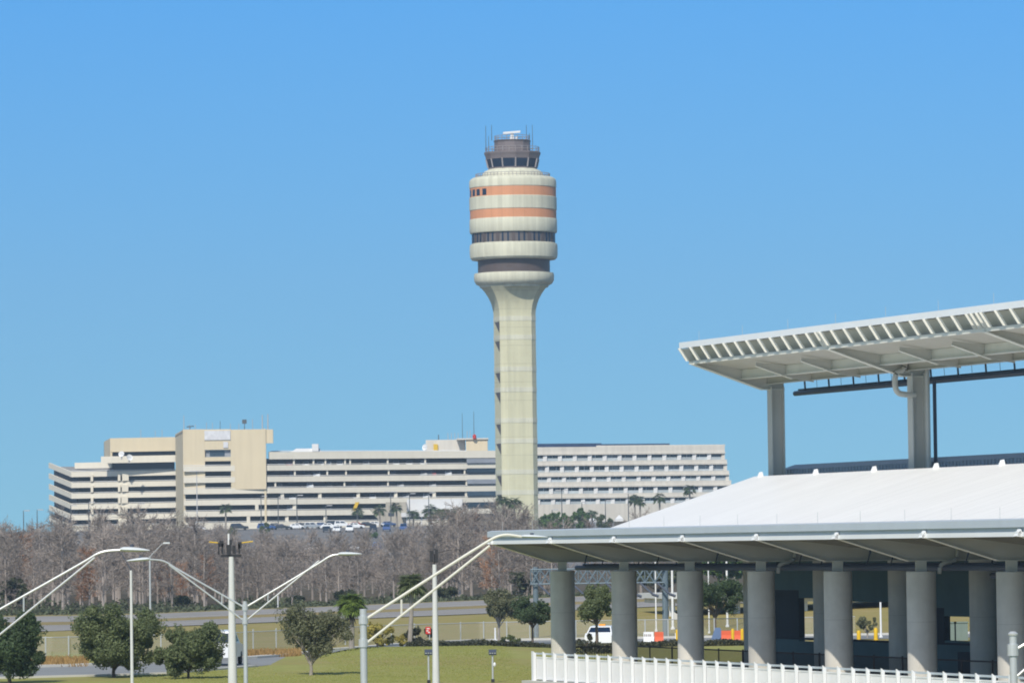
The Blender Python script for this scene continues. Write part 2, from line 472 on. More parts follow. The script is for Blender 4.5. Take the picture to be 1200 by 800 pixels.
# stair-landing slots down the left-hand cut corner
lp = shaft_loop(hs, 0)
pa, pb = Vector((lp[6][0], lp[6][1], 0)), Vector((lp[7][0], lp[7][1], 0))
dd = (pb - pa).normalized(); nn = Vector((dd.y, -dd.x, 0))
slot_y = [377.5, 400, 437, 460, 497, 519.5, 557, 579]
for y in slot_y:
    zt = tz(y); mbx = MB()
    c = pa.lerp(pb, 0.60) + nn * 0.06
    hw = (pb - pa).length * 0.36
    # flat dark triangle: the shadow inside the slot, put in as shape and colour
    a_, b_ = c - dd * hw, c + dd * hw
    mbx.hexa([a_ + Vector((0, 0, zt)), b_ + Vector((0, 0, zt)), b_ + Vector((0, 0, zt - 2.2))], [q + nn * 0.03 for q in (a_ + Vector((0, 0, zt)), b_ + Vector((0, 0, zt)), b_ + Vector((0, 0, zt - 2.2)))])
    mbx.build('slot_shadow', 'tower_brown', tower)
# pale bands between wall panels
for y in (372, 394, 431, 455, 491, 515, 551, 575):
    mbx = MB()
    mbx.hexa(shaft_loop(hs + 0.05, tz(y + 4.5)), shaft_loop(hs + 0.05, tz(y - 1.0)))
    mbx.build('shaft_band', 'tower_drum', tower)
def rp(px): return px * S_
def ring(name, mtl, prof, n=72, smooth=True, parent=tower):
    q = MB(); q.lathe(TX, TY, [(rp(r), tz(y)) for r, y in prof], n); return q.build(name, mtl, parent, smooth=smooth)
ring('lower_ring', 'tower_drum', [(33, 337.5), (40, 337), (40.5, 335), (44.5, 333), (46.8, 329), (47, 323), (46.4, 320.5), (42, 320)])
ring('lower_dark_band', 'tower_brown', [(42.3, 320.2), (42.3, 304.5)])
ring('gallery_ring', 'tower_drum', [(42, 305), (49, 304.6), (51, 302.5), (51.6, 298), (51.6, 289), (51, 286.5), (48, 285.3)])
ring('window_band', 'band_grey', [(48.2, 285.5), (48.2, 273.5)])
for i in range(48):
    a = 2 * math.pi * i / 48
    q = MB(); c = Vector((TX + rp(48.3) * math.cos(a), TY + rp(48.3) * math.sin(a), (tz(285) + tz(274)) / 2))
    w = 0.16 if i % 3 else 0.34
    q.obox(c, (-math.sin(a) * w, math.cos(a) * w, 0), (math.cos(a) * 0.12, math.sin(a) * 0.12, 0), (0, 0, (tz(274) - tz(285)) / 2))
    if math.sin(a) < 0.15: q.build('window', 'dark_glass' if i % 3 else 'tower_brown', tower)
ring('drum_band', 'tower_drum', [(48, 274), (50.6, 273.6), (51.4, 272), (51.4, 258.3), (50.8, 257.3)])
ring('orange_stripe', 'tower_orange', [(50.7, 257.3), (50.7, 247.3)])
ring('drum_band', 'tower_drum', [(50.6, 247.4), (51.3, 246.6), (51.3, 232.4), (50.6, 231.7)])
ring('orange_stripe', 'tower_orange', [(50.7, 231.7), (50.7, 221.2)])
ring('drum_band', 'tower_drum', [(50.6, 221.3), (51.2, 220.5), (51.1, 213), (50, 210.5), (47, 208.6), (36, 207.8)])
for x in (551.5, 555.3, 560.5, 567.8):
    dx = (x - 601) * S_; R = rp(50.75)
    a = math.atan2(-math.sqrt(max(0.01, R * R - dx * dx)), dx)
    q = MB(); c = Vector((TX + R * math.cos(a), TY + R * math.sin(a), tz(227)))
    q.obox(c, (-math.sin(a) * 0.5, math.cos(a) * 0.5, 0), (math.cos(a) * 0.05, math.sin(a) * 0.05, 0), (0, 0, 0.65))
    q.build('small_window', 'dark_glass', tower)
# pale weathered patch on the lower stripe
ring('roof_dome', 'tower_drum', [(36.5, 208), (36, 204.5), (33, 201), (28, 198.6), (20, 198)])
def ring_rail(r, yb, yt, n, mtl, name='railing'):
    q = MB(); zb, zt = tz(yb), tz(yt); R = rp(r)
    pts = [(TX + R * math.cos(2 * math.pi * i / 72), TY + R * math.sin(2 * math.pi * i / 72)) for i in range(73)]
    for zz in (zt, (zt + zb) / 2): q.tube([(x, y, zz) for x, y in pts], 0.055, 4)
    for i in range(n):
        a = 2 * math.pi * i / n
        q.tube([(TX + R * math.cos(a), TY + R * math.sin(a), zb), (TX + R * math.cos(a), TY + R * math.sin(a), zt)], 0.06, 4)
    return q.build(name, mtl, tower)
ring_rail(43.5, 209.5, 204.3, 60, 'rail_grey')
# cab
ncab = 12; a0 = rad(-90 + 7)
def cab(name, mtl, prof): 
    q = MB(); q.lathe(TX, TY, [(rp(r), tz(y)) for r, y in prof], ncab, a0); return q.build(name, mtl, tower)
cab('cab_sill', 'cab_brown', [(28.6, 198.8), (28.9, 197)])
gl = cab('cab_window', 'dark_glass', [(28.6, 197.1), (31.0, 187)])
for i in range(ncab):
    a = a0 + 2 * math.pi * i / ncab
    if math.sin(a) > 0.3: continue
    q = MB(); e = lambda r, y: Vector((TX + rp(r) * math.cos(a), TY + rp(r) * math.sin(a), tz(y)))
    q.tube([e(28.8, 197.2), e(31.2, 186.8)], 0.17, 5); q.build('cab_mullion', 'rail_grey', gl)
cab('cab_brim', 'cab_brown', [(31.2, 187.2), (32.2, 183.5), (33.4, 180.6), (33.4, 178.8)])
ring_rail(31.5, 179, 173.2, 26, 'rail_grey')
up = cab('upper_room', 'cab_brown', [(21.3, 179), (21.3, 165.2), (20.9, 164.6)])
cab('upper_roof_edge', 'tower_brown', [(21.8, 166.6), (21.8, 164.9)])
ring_rail(20.5, 165, 159.6, 20, 'rail_grey')
q = MB(); q.tube([(TX, TY, tz(165)), (TX, TY, tz(156.8))], [0.55, 0.3], 8); q.tube([(TX + 0.9, TY, tz(164.5)), (TX + 0.9, TY, tz(160))], 0.2, 6)
rd = q.build('radar_pedestal', 'white_paint', tower)
q = MB(); q.obox((TX - 0.1, TY - 0.1, tz(155.4)), (1.75, 0.25, 0.15), (-0.05, 0.35, 0), (0, 0, 0.22)); q.build('radar_bar', 'white_paint', rd)
for x, yb, yt in ((571.7, 176, 148), (578.6, 165, 147), (619.4, 165, 147.5), (626.4, 176, 147.5), (575, 178, 160), (623, 166, 157)):
    q = MB(); dx = (x - 602.6) * S_; q.tube([(TX + dx, TY - 1.5, tz(yb)), (TX + dx, TY - 1.5, tz(yt))], [0.08, 0.045], 5); q.build('whip_antenna', 'antenna_dark', tower)

# ------------------------------------------------------------------ parking garage
def xy(x, Y): q = P(x, 600, Y); return (q.x, q.y)
LEV = [P(400, y, 1290).z for y in (540, 551.5, 564.8, 579, 592, 606.5)]      # centres of the dark openings
PIT = (LEV[0] - LEV[5]) / 5
garage = thing('parking_garage', 'long cream multi-storey parking garage with dark open decks and a tall blank block', 'parking garage', (*xy(330, 1300), 11.5))
A, B = xy(84, 1358), xy(214, 1346)
C0, C1, D1 = xy(215.5, 1290), xy(316, 1292), xy(583, 1315)
gbase = 9.0
left_run, main_run = [A, B], [C0, C1, D1]
PH = PIT * 0.48
for i in range(0, 7):                                     # parapet i lies between opening i-1 and i
    zt = LEV[0] + PIT * (0.5 - i) + PH / 2 + PIT * 0.0
    zc = LEV[0] + PIT * 0.5 - PIT * i
    lo, hi = zc - PH / 2, zc + PH / 2
    if i == 6: lo = hi - 0.9
    q = MB()
    if i == 0:
        q.strip([xy(316.5, 1292.0), xy(330, 1293), D1], lo, hi + 0.5, 0.5)
    else:
        q.strip(main_run, lo, hi, 0.5)
    q.build('parapet', 'garage_concrete', garage)
    if i >= 1:
        q = MB(); q.strip(left_run, lo, hi, 0.5); q.build('parapet', 'garage_concrete', garage)
    if i >= 1:
        q = MB(); q.strip([(p[0], p[1] + .25) for p in main_run], hi + .16, hi + .30, .06); q.build('guard_rail', 'kiosk_white', garage); q = MB(); q.strip([(p[0], p[1] + .25) for p in left_run], hi + .16, hi + .30, .06); q.build('guard_rail', 'kiosk_white', garage)
    # decks
    q = MB(); zf = lo + 0.6
    def depthpt(p, d): return (p[0] * (p[1] + d) / p[1], p[1] + d)
    q.hexa([(*p, zf - 0.3) for p in (depthpt(C1, 0.6), depthpt(D1, 0.6), depthpt(D1, 45), depthpt(C1, 45))], [(*p, zf) for p in (depthpt(C1, 0.6), depthpt(D1, 0.6), depthpt(D1, 45), depthpt(C1, 45))])
    if i >= 1: q.hexa([(*p, zf - 0.3) for p in (depthpt(C0, 0.7), depthpt(C1, 0.7), depthpt(C1, 45), depthpt(C0, 45))], [(*p, zf) for p in (depthpt(C0, 0.7), depthpt(C1, 0.7), depthpt(C1, 45), depthpt(C0, 45))])
    if i >= 1: q.hexa([(*p, zf - 0.3) for p in (depthpt(A, 0.6), depthpt(B, 0.6), depthpt(B, 35), depthpt(A, 35))], [(*p, zf) for p in (depthpt(A, 0.6), depthpt(B, 0.6), depthpt(B, 35), depthpt(A, 35))])
    q.build('deck', 'garage_deck', garage)
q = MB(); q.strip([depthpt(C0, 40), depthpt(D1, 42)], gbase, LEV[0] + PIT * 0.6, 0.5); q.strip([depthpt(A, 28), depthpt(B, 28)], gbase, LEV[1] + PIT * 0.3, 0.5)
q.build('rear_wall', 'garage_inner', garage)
# base wall
q = MB(); q.strip(main_run, gbase, LEV[5] - PIT * 0.5 - 0.2, 0.7); q.strip(left_run, gbase, LEV[5] - PIT * 0.3, 0.7); q.build('base_wall', 'garage_concrete', garage)
# ramp end on the left: parapets climbing one storey towards the back
E1 = xy(57.5, 1382)
for i in range(1, 7):
    zc = LEV[0] + PIT * 0.5 - PIT * i
    q = MB(); q.strip([E1, (A[0] - 0.02, A[1])], [zc - PH / 2 + PIT * 1.02, zc - PH / 2], [zc + PH / 2 + PIT * 1.02, zc + PH / 2], 0.5); q.build('ramp_parapet', 'garage_concrete', garage)
    q = MB()
    za, zb = zc - PH / 2 + 0.3, zc - PH / 2 + 0.3 + PIT * 1.02
    e2 = (E1[0] + 16, E1[1] + 4); a2 = depthpt((A[0] + 16, A[1]), 4)
    q.hexa([(*E1, zb - 0.3), (A[0], A[1] + 0.6, za - 0.3), (*a2, za - 0.3), (*e2, zb - 0.3)], [(*E1, zb), (A[0], A[1] + 0.6, za), (*a2, za), (*e2, zb)]); q.build('ramp_deck', 'garage_deck', garage)
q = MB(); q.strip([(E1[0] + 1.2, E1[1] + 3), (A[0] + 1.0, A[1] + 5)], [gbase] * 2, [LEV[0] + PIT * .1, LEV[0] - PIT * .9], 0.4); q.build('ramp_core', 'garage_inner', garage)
# pillars
for lv in range(6):
    zc = LEV[lv]; hh = PIT * 0.32
    xs = {0: (345, 368, 382, 405, 411, 455, 499), 1: (346, 384, 406, 456, 545), 2: (323, 404, 455, 547), 3: (331, 375, 420, 464, 509, 547), 4: (301, 345, 478, 509, 551), 5: (291, 336, 381, 553)}[lv]
    for x in xs:
        f = (x - 316) / 267.0; Yp = 1292 + 23 * f + 0.35 if x > 316 else 1291.6
        c = xy(x, Yp); w = 0.45 if lv >= 3 else 0.22
        q = MB(); q.box(c[0] - w, c[0] + w, c[1], c[1] + 0.7, zc - hh, zc + hh); q.build('pillar', 'garage_concrete', garage)
    if lv >= 1:
        for x in (108, 140, 148 - lv * 0.6):
            c = xy(x, 1357 - (x - 84) * 0.092 + 0.4); w = 0.35 if x < 141 else 0.9
            q = MB(); q.box(c[0] - w, c[0] + w, c[1], c[1] + 0.6, zc - hh, zc + hh); q.build('pillar', 'garage_concrete', garage)
# end bay against the tower: closed, with strip windows
for i in range(0, 6):
    q = MB(); c0, c1 = xy(548, 1311.4), xy(583, 1314.5)
    zc = LEV[i]
    q.strip([c0, c1], zc - PIT * 0.2, zc + PIT * 0.2, 0.3); q.build('bay_window', 'window_grey' if i in (0, 2) else 'hotel_glass', garage)
# tall blank block
ptop = P(260, 502.6, 1290).z
def pz(x, y): return P(x, y, 1291).z
def gwall(name, x0, x1, y0, y1, Y=1291.2, th=1.0, mtl='penthouse_wall', par=garage):
    q = MB(); q.strip([xy(x0, Y), xy(x1, Y)], pz((x0 + x1) / 2, y1), pz((x0 + x1) / 2, y0), th); return q.build(name, mtl, par)
gwall('block_wall', 215.3, 240.8, 502.8, 573)
gwall('block_wall', 271.2, 312.5, 502.8, 573)
gwall('block_wall', 240.9, 271.1, 502.8, 526.6)
gwall('block_wall', 240.9, 271.1, 535.2, 540)
gwall('block_wing', 312.6, 321, 502.8, 519, 1291.6)
w_ = gwall('block_window', 240.9, 271.1, 526.7, 535.1, 1292.2, 0.2, 'window_grey'); 
gwall('block_pane', 246.5, 264, 527.6, 534.2, 1292.1, 0.08, 'hotel_glass', w_)
q = MB()   # side wall and roof of the block
s0, s1 = xy(215.3, 1291.3), xy(206.3, 1341)
q.strip([s1, s0], gbase, ptop, 0.6); q.build('block_side_wall', 'penthouse_wall', garage)
q = MB(); r_ = [xy(215.3, 1291.3), xy(312.5, 1291.3), xy(309, 1341), xy(206.3, 1341)]
q.hexa([(*p, ptop - 0.9) for p in r_], [(*p, ptop - 0.4) for p in r_]); q.build('block_roof', 'garage_deck', garage)
q = MB(); q.strip([xy(312.4, 1291.7), xy(309, 1341)], gbase, ptop, 0.5); q.build('block_side_wall', 'penthouse_wall', garage)
# mottled pale sign panel high on the block
gwall('sign_panel', 240.5, 271, 504.3, 515.3, 1290.95, 0.15, 'sign_pale'); gwall('sign_panel', 262.5, 268.2, 517.5, 524.5, 1290.95, 0.15, 'sign_pale')
# lower cream block on the left wing
pz1 = lambda y: P(165, y, 1350).z
q = MB(); q.strip([xy(129.8, 1350), xy(207, 1345)], pz1(529), pz1(512.8), 0.8); q.build('low_block_wall', 'penthouse_wall', garage)
q = MB(); q.strip([xy(122.6, 1392), xy(129.8, 1350)], pz1(540), pz1(512.8), 0.6); q.build('low_block_wall', 'penthouse_wall', garage)
q = MB(); p4 = [xy(129.8, 1350.2), xy(207, 1345.2), xy(205, 1390), xy(122.8, 1391)]
q.hexa([(*p, pz1(512.8) - 0.6) for p in p4], [(*p, pz1(512.8) - 0.2) for p in p4]); q.build('low_block_roof', 'garage_deck', garage)
q = MB(); q.strip([xy(130, 1353), xy(207, 1348)], pz1(535), pz1(529), 0.4); q.build('low_block_recess', 'garage_inner', garage)  # recess under the block, its shade put in as a dark strip
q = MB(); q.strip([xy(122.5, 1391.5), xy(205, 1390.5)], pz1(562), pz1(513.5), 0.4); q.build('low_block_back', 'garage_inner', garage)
q = MB(); q.strip([xy(119, 1349.8), xy(216, 1343)], pz1(542), pz1(534), 0.5); q.build('roof_parapet', 'garage_concrete', garage)
q = MB(); q.strip([xy(88, 1375), xy(131, 1370)], pz1(546), pz1(539), 0.5); q.build('roof_parapet', 'garage_concrete', garage)
# rooms on the roof of the long run
zr = lambda y: P(540, y, 1318).z
q = MB(); q.strip([xy(500, 1321), xy(546, 1321)], zr(530), zr(514.5), 8); q.build('roof_plant_room', 'hotel_concrete', garage)
q = MB(); q.strip([xy(547, 1318), xy(572.5, 1318)], zr(531), zr(514.8), 9); q.build('roof_room', 'penthouse_wall', garage)
q = MB(); q.strip([xy(536, 1317.5), xy(573.4, 1317.5)], zr(515), zr(513.4), 10); q.build('roof_slab', 'hotel_concrete', garage)
q = MB(); q.strip([xy(509, 1320.4), xy(514, 1320.4)], zr(527.5), zr(519.5), 0.5); q.build('roof_hatch', 'yellow_paint', garage)
za = lambda y: P(355, y, 1305).z
q = MB(); q.hexa([(*xy(341, 1300), za(530)), (*xy(377, 1302), za(530)), (*xy(376, 1318), za(530)), (*xy(341, 1318), za(530))], [(*xy(348, 1302), za(525.5)), (*xy(376, 1303), za(525.5)), (*xy(375, 1316), za(525.5)), (*xy(348, 1316), za(525.5))]); q.build('roof_canopy', 'hotel_white', garage)
q = MB(); q.strip([xy(366.5, 1301), xy(374, 1301)], za(529), za(520.5), 3); q.build('roof_vent', 'hotel_white', garage)
q = MB(); q.strip([xy(315.5, 1296), xy(328, 1296)], za(536), za(529.3), 3); q.build('roof_fan', 'roof_navy', garage)
q = MB(); q.tube([(*xy(318, 1295.5), za(529)), (*xy(330, 1300), za(528.4)), (*xy(500, 1312), P(500, 528, 1312).z), (*xy(548, 1314), P(548, 528, 1314).z)], 0.12, 5); q.build('roof_rail', 'white_paint', garage)
# antennas on the roofs: each its own mast
for x, yb, yt, Y, k, r_, lab in ((215.5, 503, 486.5, 1300, 'antenna_grey', .13, 'thin pale whip mast at the near corner of the blank block roof'),
        (307.5, 502, 486, 1300, 'antenna_grey', .2, 'thick pale mast, the taller of the close pair on the block roof'),
        (314, 502, 485, 1300, 'antenna_grey', .2, 'thick pale mast standing at the outer edge of the block roof'),
        (286.5, 502, 494, 1305, 'antenna_dark', .14, 'short dark mast with a box on top on the block roof'),
        (258, 502, 493, 1305, 'antenna_dark', .09, 'slim dark whip antenna over the mottled panel of the block'),
        (542, 514, 484, 1322, 'antenna_dark', .09, 'slim tall whip antenna on the plant room roof'),
        (555.5, 514, 482, 1322, 'antenna_dark', .1, 'tall thin mast with a red lamp at its foot on the roof room'),
        (514, 516, 509, 1324, 'antenna_dark', .2, 'stubby dark mast above the yellow roof hatch')):
    p = P(x, yb, Y); t = P(x, yt, Y)
    q = MB(); q.tube([(p.x, Y, p.z - 1.2), (p.x, Y, t.z)], [r_, r_ * 0.6], 5)
    if 'box' in lab: q.box(p.x - .6, p.x + .6, Y - .3, Y + .3, t.z - .5, t.z + .6)
    if 'red' in lab: q.box(p.x - .3, p.x + .3, Y - .5, Y - .2, p.z - .2, p.z + .6)
    one('roof_antenna', k, lab, 'antenna', q, (p.x, Y, p.z - 1.2))
q = MB(); p = P(556, 511.7, 1317); q.lathe(p.x, p.y, [(0.15, p.z - 0.75), (0.5, p.z - 0.4), (0.5, p.z + 0.4), (0.2, p.z + 0.7)], 10); one('obstruction_light', 'red_paint', 'small red obstruction lamp on the garage roof room', 'lamp', q, (p.x, p.y, p.z - 0.75))
grp_w = 'whip antennas on the garage roofs'
for x, yb, yt in ((222, 502.5, 497), (229, 502.5, 497), (242, 502, 495), (249, 502, 495), (270, 502, 496), (280, 502, 496), (296, 502, 491), (525, 514, 507), (529, 514, 507), (533, 514, 507), (537, 514, 507), (547.5, 513, 505), (551, 513, 504), (165, 512, 503), (182, 512, 504), (190, 512, 503)):
    Y = 1360 if x < 200 else 1310 if x < 400 else 1324
    p = P(x, yb, Y); t = P(x, yt, Y); q = MB(); q.tube([(p.x, Y, p.z - 1), (p.x, Y, t.z)], 0.07, 4)
    one('whip_aerial', 'antenna_grey', 'hair-thin short whip aerial on a garage roof', 'antenna', q, (p.x, Y, p.z - 1), grp_w)
def dish(x, y, Y, r, lab, face):
    p = P(x, y, Y); f = Vector(face).normalized()
    t = thing('satellite_dish', lab, 'satellite dish', (p.x, p.y, p.z - r * 1.5))
    q = MB(); a = f.cross(Vector((0, 0, 1))).normalized(); b_ = f.cross(a)
    n = 20; base_ = len(q.v)
    for i in range(6):
        rr = r * i / 5
        for j in range(n):
            g_ = 2 * math.pi * j / n
            q.v.append(tuple(p + (a * math.cos(g_) + b_ * math.sin(g_)) * max(rr, 0.02) + f * (0.3 * rr * rr / r)))
    for i in range(5):
        for j in range(n): q.f.append((i * n + j, i * n + (j + 1) % n, (i + 1) * n + (j + 1) % n, (i + 1) * n + j))
    q.build('reflector', 'white_paint', t, smooth=True)
    q = MB(); q.tube([p + Vector((0, 0, -r * 1.7)), p - f * 0.2], 0.2, 6); q.tube([p + (a - f * 0) * r * 0.9, p + f * r * 0.7], 0.05, 4); q.tube([p - a * r * 0.9, p + f * r * 0.7], 0.05, 4); q.build('mount', 'antenna_grey', t)
dish(142.5, 532, 1344, 0.85, 'white satellite dish in front of the recessed strip under the low cream block', (-0.3, -1, 0.4))
dish(151.5, 536, 1341, 0.9, 'white satellite dish on the parapet, larger and lower of the pair', (0.5, -1, 0.3))
dish(498.5, 524, 1318, 0.9, 'small white satellite dish beside the grey roof plant room', (-0.8, -1, 0.3))
q = MB(); p = P(223, 499.5, 1300); q.obox(p, (0.9, 0.2, 0.1), (0, .5, 0), (0, 0, 0.12)); q.tube([p, (p.x - .3, p.y, p.z - 1.6)], .08, 4); one('roof_camera', 'antenna_dark', 'dark camera-like box on a stalk on the block roof', 'camera', q, (p.x, p.y, p.z - 1.6))

# cars: one of each kind, then copies
def make_car(colm, lab, loc, group, kind='sedan', rz=0.0):
    t = thing('parked_car', lab, 'car', (0, 0, 0), group)
    L_, Wd = 4.6, 0.9
    if kind == 'sedan':
        prof = [(-2.3, .35), (-2.28, .8), (-1.9, .98), (-1.2, 1.0), (0.9, 1.0), (2.1, .85), (2.3, .6), (2.3, .35)]
        cab_ = [(-1.75, .98), (-1.15, 1.42), (0.25, 1.46), (1.05, 1.0)]
    else:
        prof = [(-2.3, .4), (-2.3, 1.0), (-2.2, 1.08), (1.0, 1.08), (2.15, .98), (2.3, .7), (2.3, .4)]
        cab_ = [(-2.2, 1.06), (-2.0, 1.68), (0.2, 1.74), (1.15, 1.08)]
    q = MB(); q.ext([(x, -Wd, z) for x, z in prof], (0, 2 * Wd, 0))
    cx = sum(c[0] for c in cab_) / 4
    top = [((x - cx) * 0.97 + cx, z) for x, z in cab_]
    q.hexa([(cab_[0][0], -Wd + .05, cab_[0][1]), (cab_[3][0], -Wd + .05, cab_[3][1]), (cab_[3][0], Wd - .05, cab_[3][1]), (cab_[0][0], Wd - .05, cab_[0][1])],
           [(cab_[1][0], -Wd + .2, cab_[1][1]), (cab_[2][0], -Wd + .2, cab_[2][1]), (cab_[2][0], Wd - .2, cab_[2][1]), (cab_[1][0], Wd - .2, cab_[1][1])])
    q.build('body', colm, t)
    q = MB()
    for s in (-1, 1):
        def sp_(u, v):
            x0 = cab_[0][0] + (cab_[1][0] - cab_[0][0]) * v; x1 = cab_[3][0] + (cab_[2][0] - cab_[3][0]) * v
            return (x0 + (x1 - x0) * u, s * (Wd - .05 - .15 * v + .012), cab_[0][1] + (cab_[1][1] - cab_[0][1]) * v)
        for u0, u1 in ((.08, .46), (.52, .92)): q.quad(sp_(u0, .15), sp_(u1, .15), sp_(u1, .86), sp_(u0, .86))
    for k_ in (0, 1):
        a0_, a1_ = (cab_[0], cab_[1]) if k_ == 0 else (cab_[3], cab_[2]); d_ = -0.014 if k_ == 0 else 0.014
        def ep(v, s): return (a0_[0] + (a1_[0] - a0_[0]) * v + d_, s * (Wd - .13 - .15 * v), a0_[1] + (a1_[1] - a0_[1]) * v)
        q.quad(ep(.14, -1), ep(.14, 1), ep(.86, 1), ep(.86, -1))
    q.build('window', 'dark_glass', t)
    for x in (-1.4, 1.4):
        for s in (-1, 1):
            q = MB(); q.tube([(x, s * (Wd - .18), .33), (x, s * (Wd + .012), .33)], .33, 14); q.build('wheel', 'tyre', t)
    t.location = loc; t.rotation_euler = (0, 0, rz)
    return t
cg = 'cars in the car park beyond the bare trees'
cols = {'white': 'car_white', 'silver': 'car_silver', 'dark': 'car_dark', 'blue': 'car_blue', 'red': 'car_red'}
protos = {}
r2 = random.Random(21)
def park(px, Y, col, z=None, rz=None, kind='sedan', lab=None, group=cg):
    X, Yy = xy(px, Y); zz = (gz(X, Yy) + 0.065) if z is None else z
    rz = r2.choice((0, math.pi / 2, -math.pi / 2)) if rz is None else rz
    lab = lab or f'{col} car parked among rows of cars beyond the leafless wood'
    key = (col, kind)
    if key not in protos:
        protos[key] = make_car(cols[col], lab, (X, Yy, zz), group, kind, rz); return protos[key]
    return copy_tree(protos[key], (X, Yy, zz), lab, group, rz)
for Y, x0, x1, st in ((1232, 322, 470, 13.5), (1205, 230, 420, 17), (1170, 380, 480, 15), (1120, 90, 200, 22), (1060, 60, 330, 30), (1000, 260, 520, 26), (900, 300, 560, 36)):
    x = x0
    while x < x1:
        if r2.random() < 0.85: park(x + r2.uniform(-3, 3), Y + r2.uniform(-1, 1), r2.choice(('white', 'white', 'silver', 'dark', 'dark', 'blue', 'red')), kind=r2.choice(('sedan', 'suv')), rz=(r2.choice((-1, 1)) * math.pi / 2) if Y < 1200 else 0)
        x += st
r3 = random.Random(4)
names_ = ('top', 'second', 'third', 'fourth', 'fifth')
spots_ = [(399, 'white', 0), (430, 'silver', 0), (465, 'white', 0), (526, 'white', 1), (340, 'red', 0), (508, 'red', 1)]
for lv in range(5):
    for _ in range(7): spots_.append((r3.uniform(326, 540), r3.choice(('white', 'silver', 'dark', 'white')), lv))
for x, col, lv in spots_:
    Yo = 1292 + 23 * (x - 316) / 267.0 + 3.2
    park(x, Yo, col, z=LEV[lv] - PIT * 0.5 - PH / 2 + 0.62, rz=r3.choice((math.pi / 2, -math.pi / 2)), kind='suv', lab=f'{col} car glimpsed over the parapet of the {names_[lv]} garage deck', group='cars on the garage decks')

# stair annex, white kiosk blocks and yellow chute in front of the garage
YA = 1262
def abox(name, mtl, x0, x1, y0, y1, par, Y=YA, d=5.0):
    q = MB(); a_, b_ = xy(x0, Y), xy(x1, Y); zm = (x0 + x1) / 2
    q.strip([a_, b_], P(zm, y1, Y).z, P(zm, y0, Y).z, d); return q.build(name, mtl, par)
an = thing('stair_annex', 'beige stair tower with a slanting flight in front of the garage', 'stair tower', (*xy(455, YA), 11.4))
abox('stair_wall', 'stair_beige', 452, 476, 588, 620, an)
q = MB(); p1, p2 = P(432, 600, YA), P(452, 592, YA); p3, p4_ = P(452, 618, YA), P(440, 604.5, YA)
q.ext([P(433, 597, YA), P(440, 594.5, YA), P(451.9, 594.5, YA), P(451.9, 617, YA), P(446, 611, YA)], (0, 4, 0)); q.build('stair_flight', 'stair_beige', an)
abox('stair_window', 'hotel_glass', 427 + 1, 436, 601, 604, an, YA - 0.1, 0.2) if False else None
abox('stair_opening', 'window_grey', 427.5 + 27, 470, 587.2, 593, an, YA - 0.05, 0.3) if False else None
abox('stair_opening', 'garage_inner', 455, 462, 600.5, 604.5, an, YA - 0.06, 0.3)
kb_ = thing('white_kiosk', 'white flat-roofed kiosk with a projecting canopy before the garage', 'kiosk', (*xy(500, YA), 11.4))
abox('kiosk_wall', 'kiosk_white', 477, 542, 584.5, 599, kb_, YA + 4)
abox('canopy', 'kiosk_white', 470, 545, 600, 605, kb_, YA - 2, 5)
for x in (476, 493, 525, 541): abox('post', 'kiosk_white', x, x + 1.6, 605, 622, kb_, YA - 1, 0.5)
tag((lambda q: (q.hexa([P(413, 598, YA), P(416.5, 598, YA), P(421, 588, YA), P(416.5, 588, YA)], [v + Vector((0, 2, 0)) for v in (P(413, 598, YA), P(416.5, 598, YA), P(421, 588, YA), P(416.5, 588, YA))]), q.build('slanted_chute', 'yellow_paint', None, tuple(P(415, 618, YA))))[1])(MB()), 'slanted bright yellow chute beside the beige stair tower', 'chute')
for x, s in ((399, 1), (416.5, .85), (428, 1.1)):
    p = P(x, 629, 1140); zb = gz(p.x, p.y)
    t = thing('teal_parasol', {399: 'teal parasol farthest from the stair tower', 416.5: 'small faded teal parasol between the two others', 428: 'broad teal parasol below the stair tower'}[x], 'parasol', (p.x, p.y, zb), 'teal parasols in the car park')
    q = MB(); q.lathe(p.x, p.y, [(1.6 * s, p.z - .9), (1.5 * s, p.z - .4), (0.9 * s, p.z + .2), (0.05, p.z + .5)], 12); q.build('canopy', 'teal_cloth', t, smooth=True)
    q = MB(); q.tube([(p.x, p.y, zb), (p.x, p.y, p.z)], .06, 6); q.build('pole', 'antenna_grey', t)

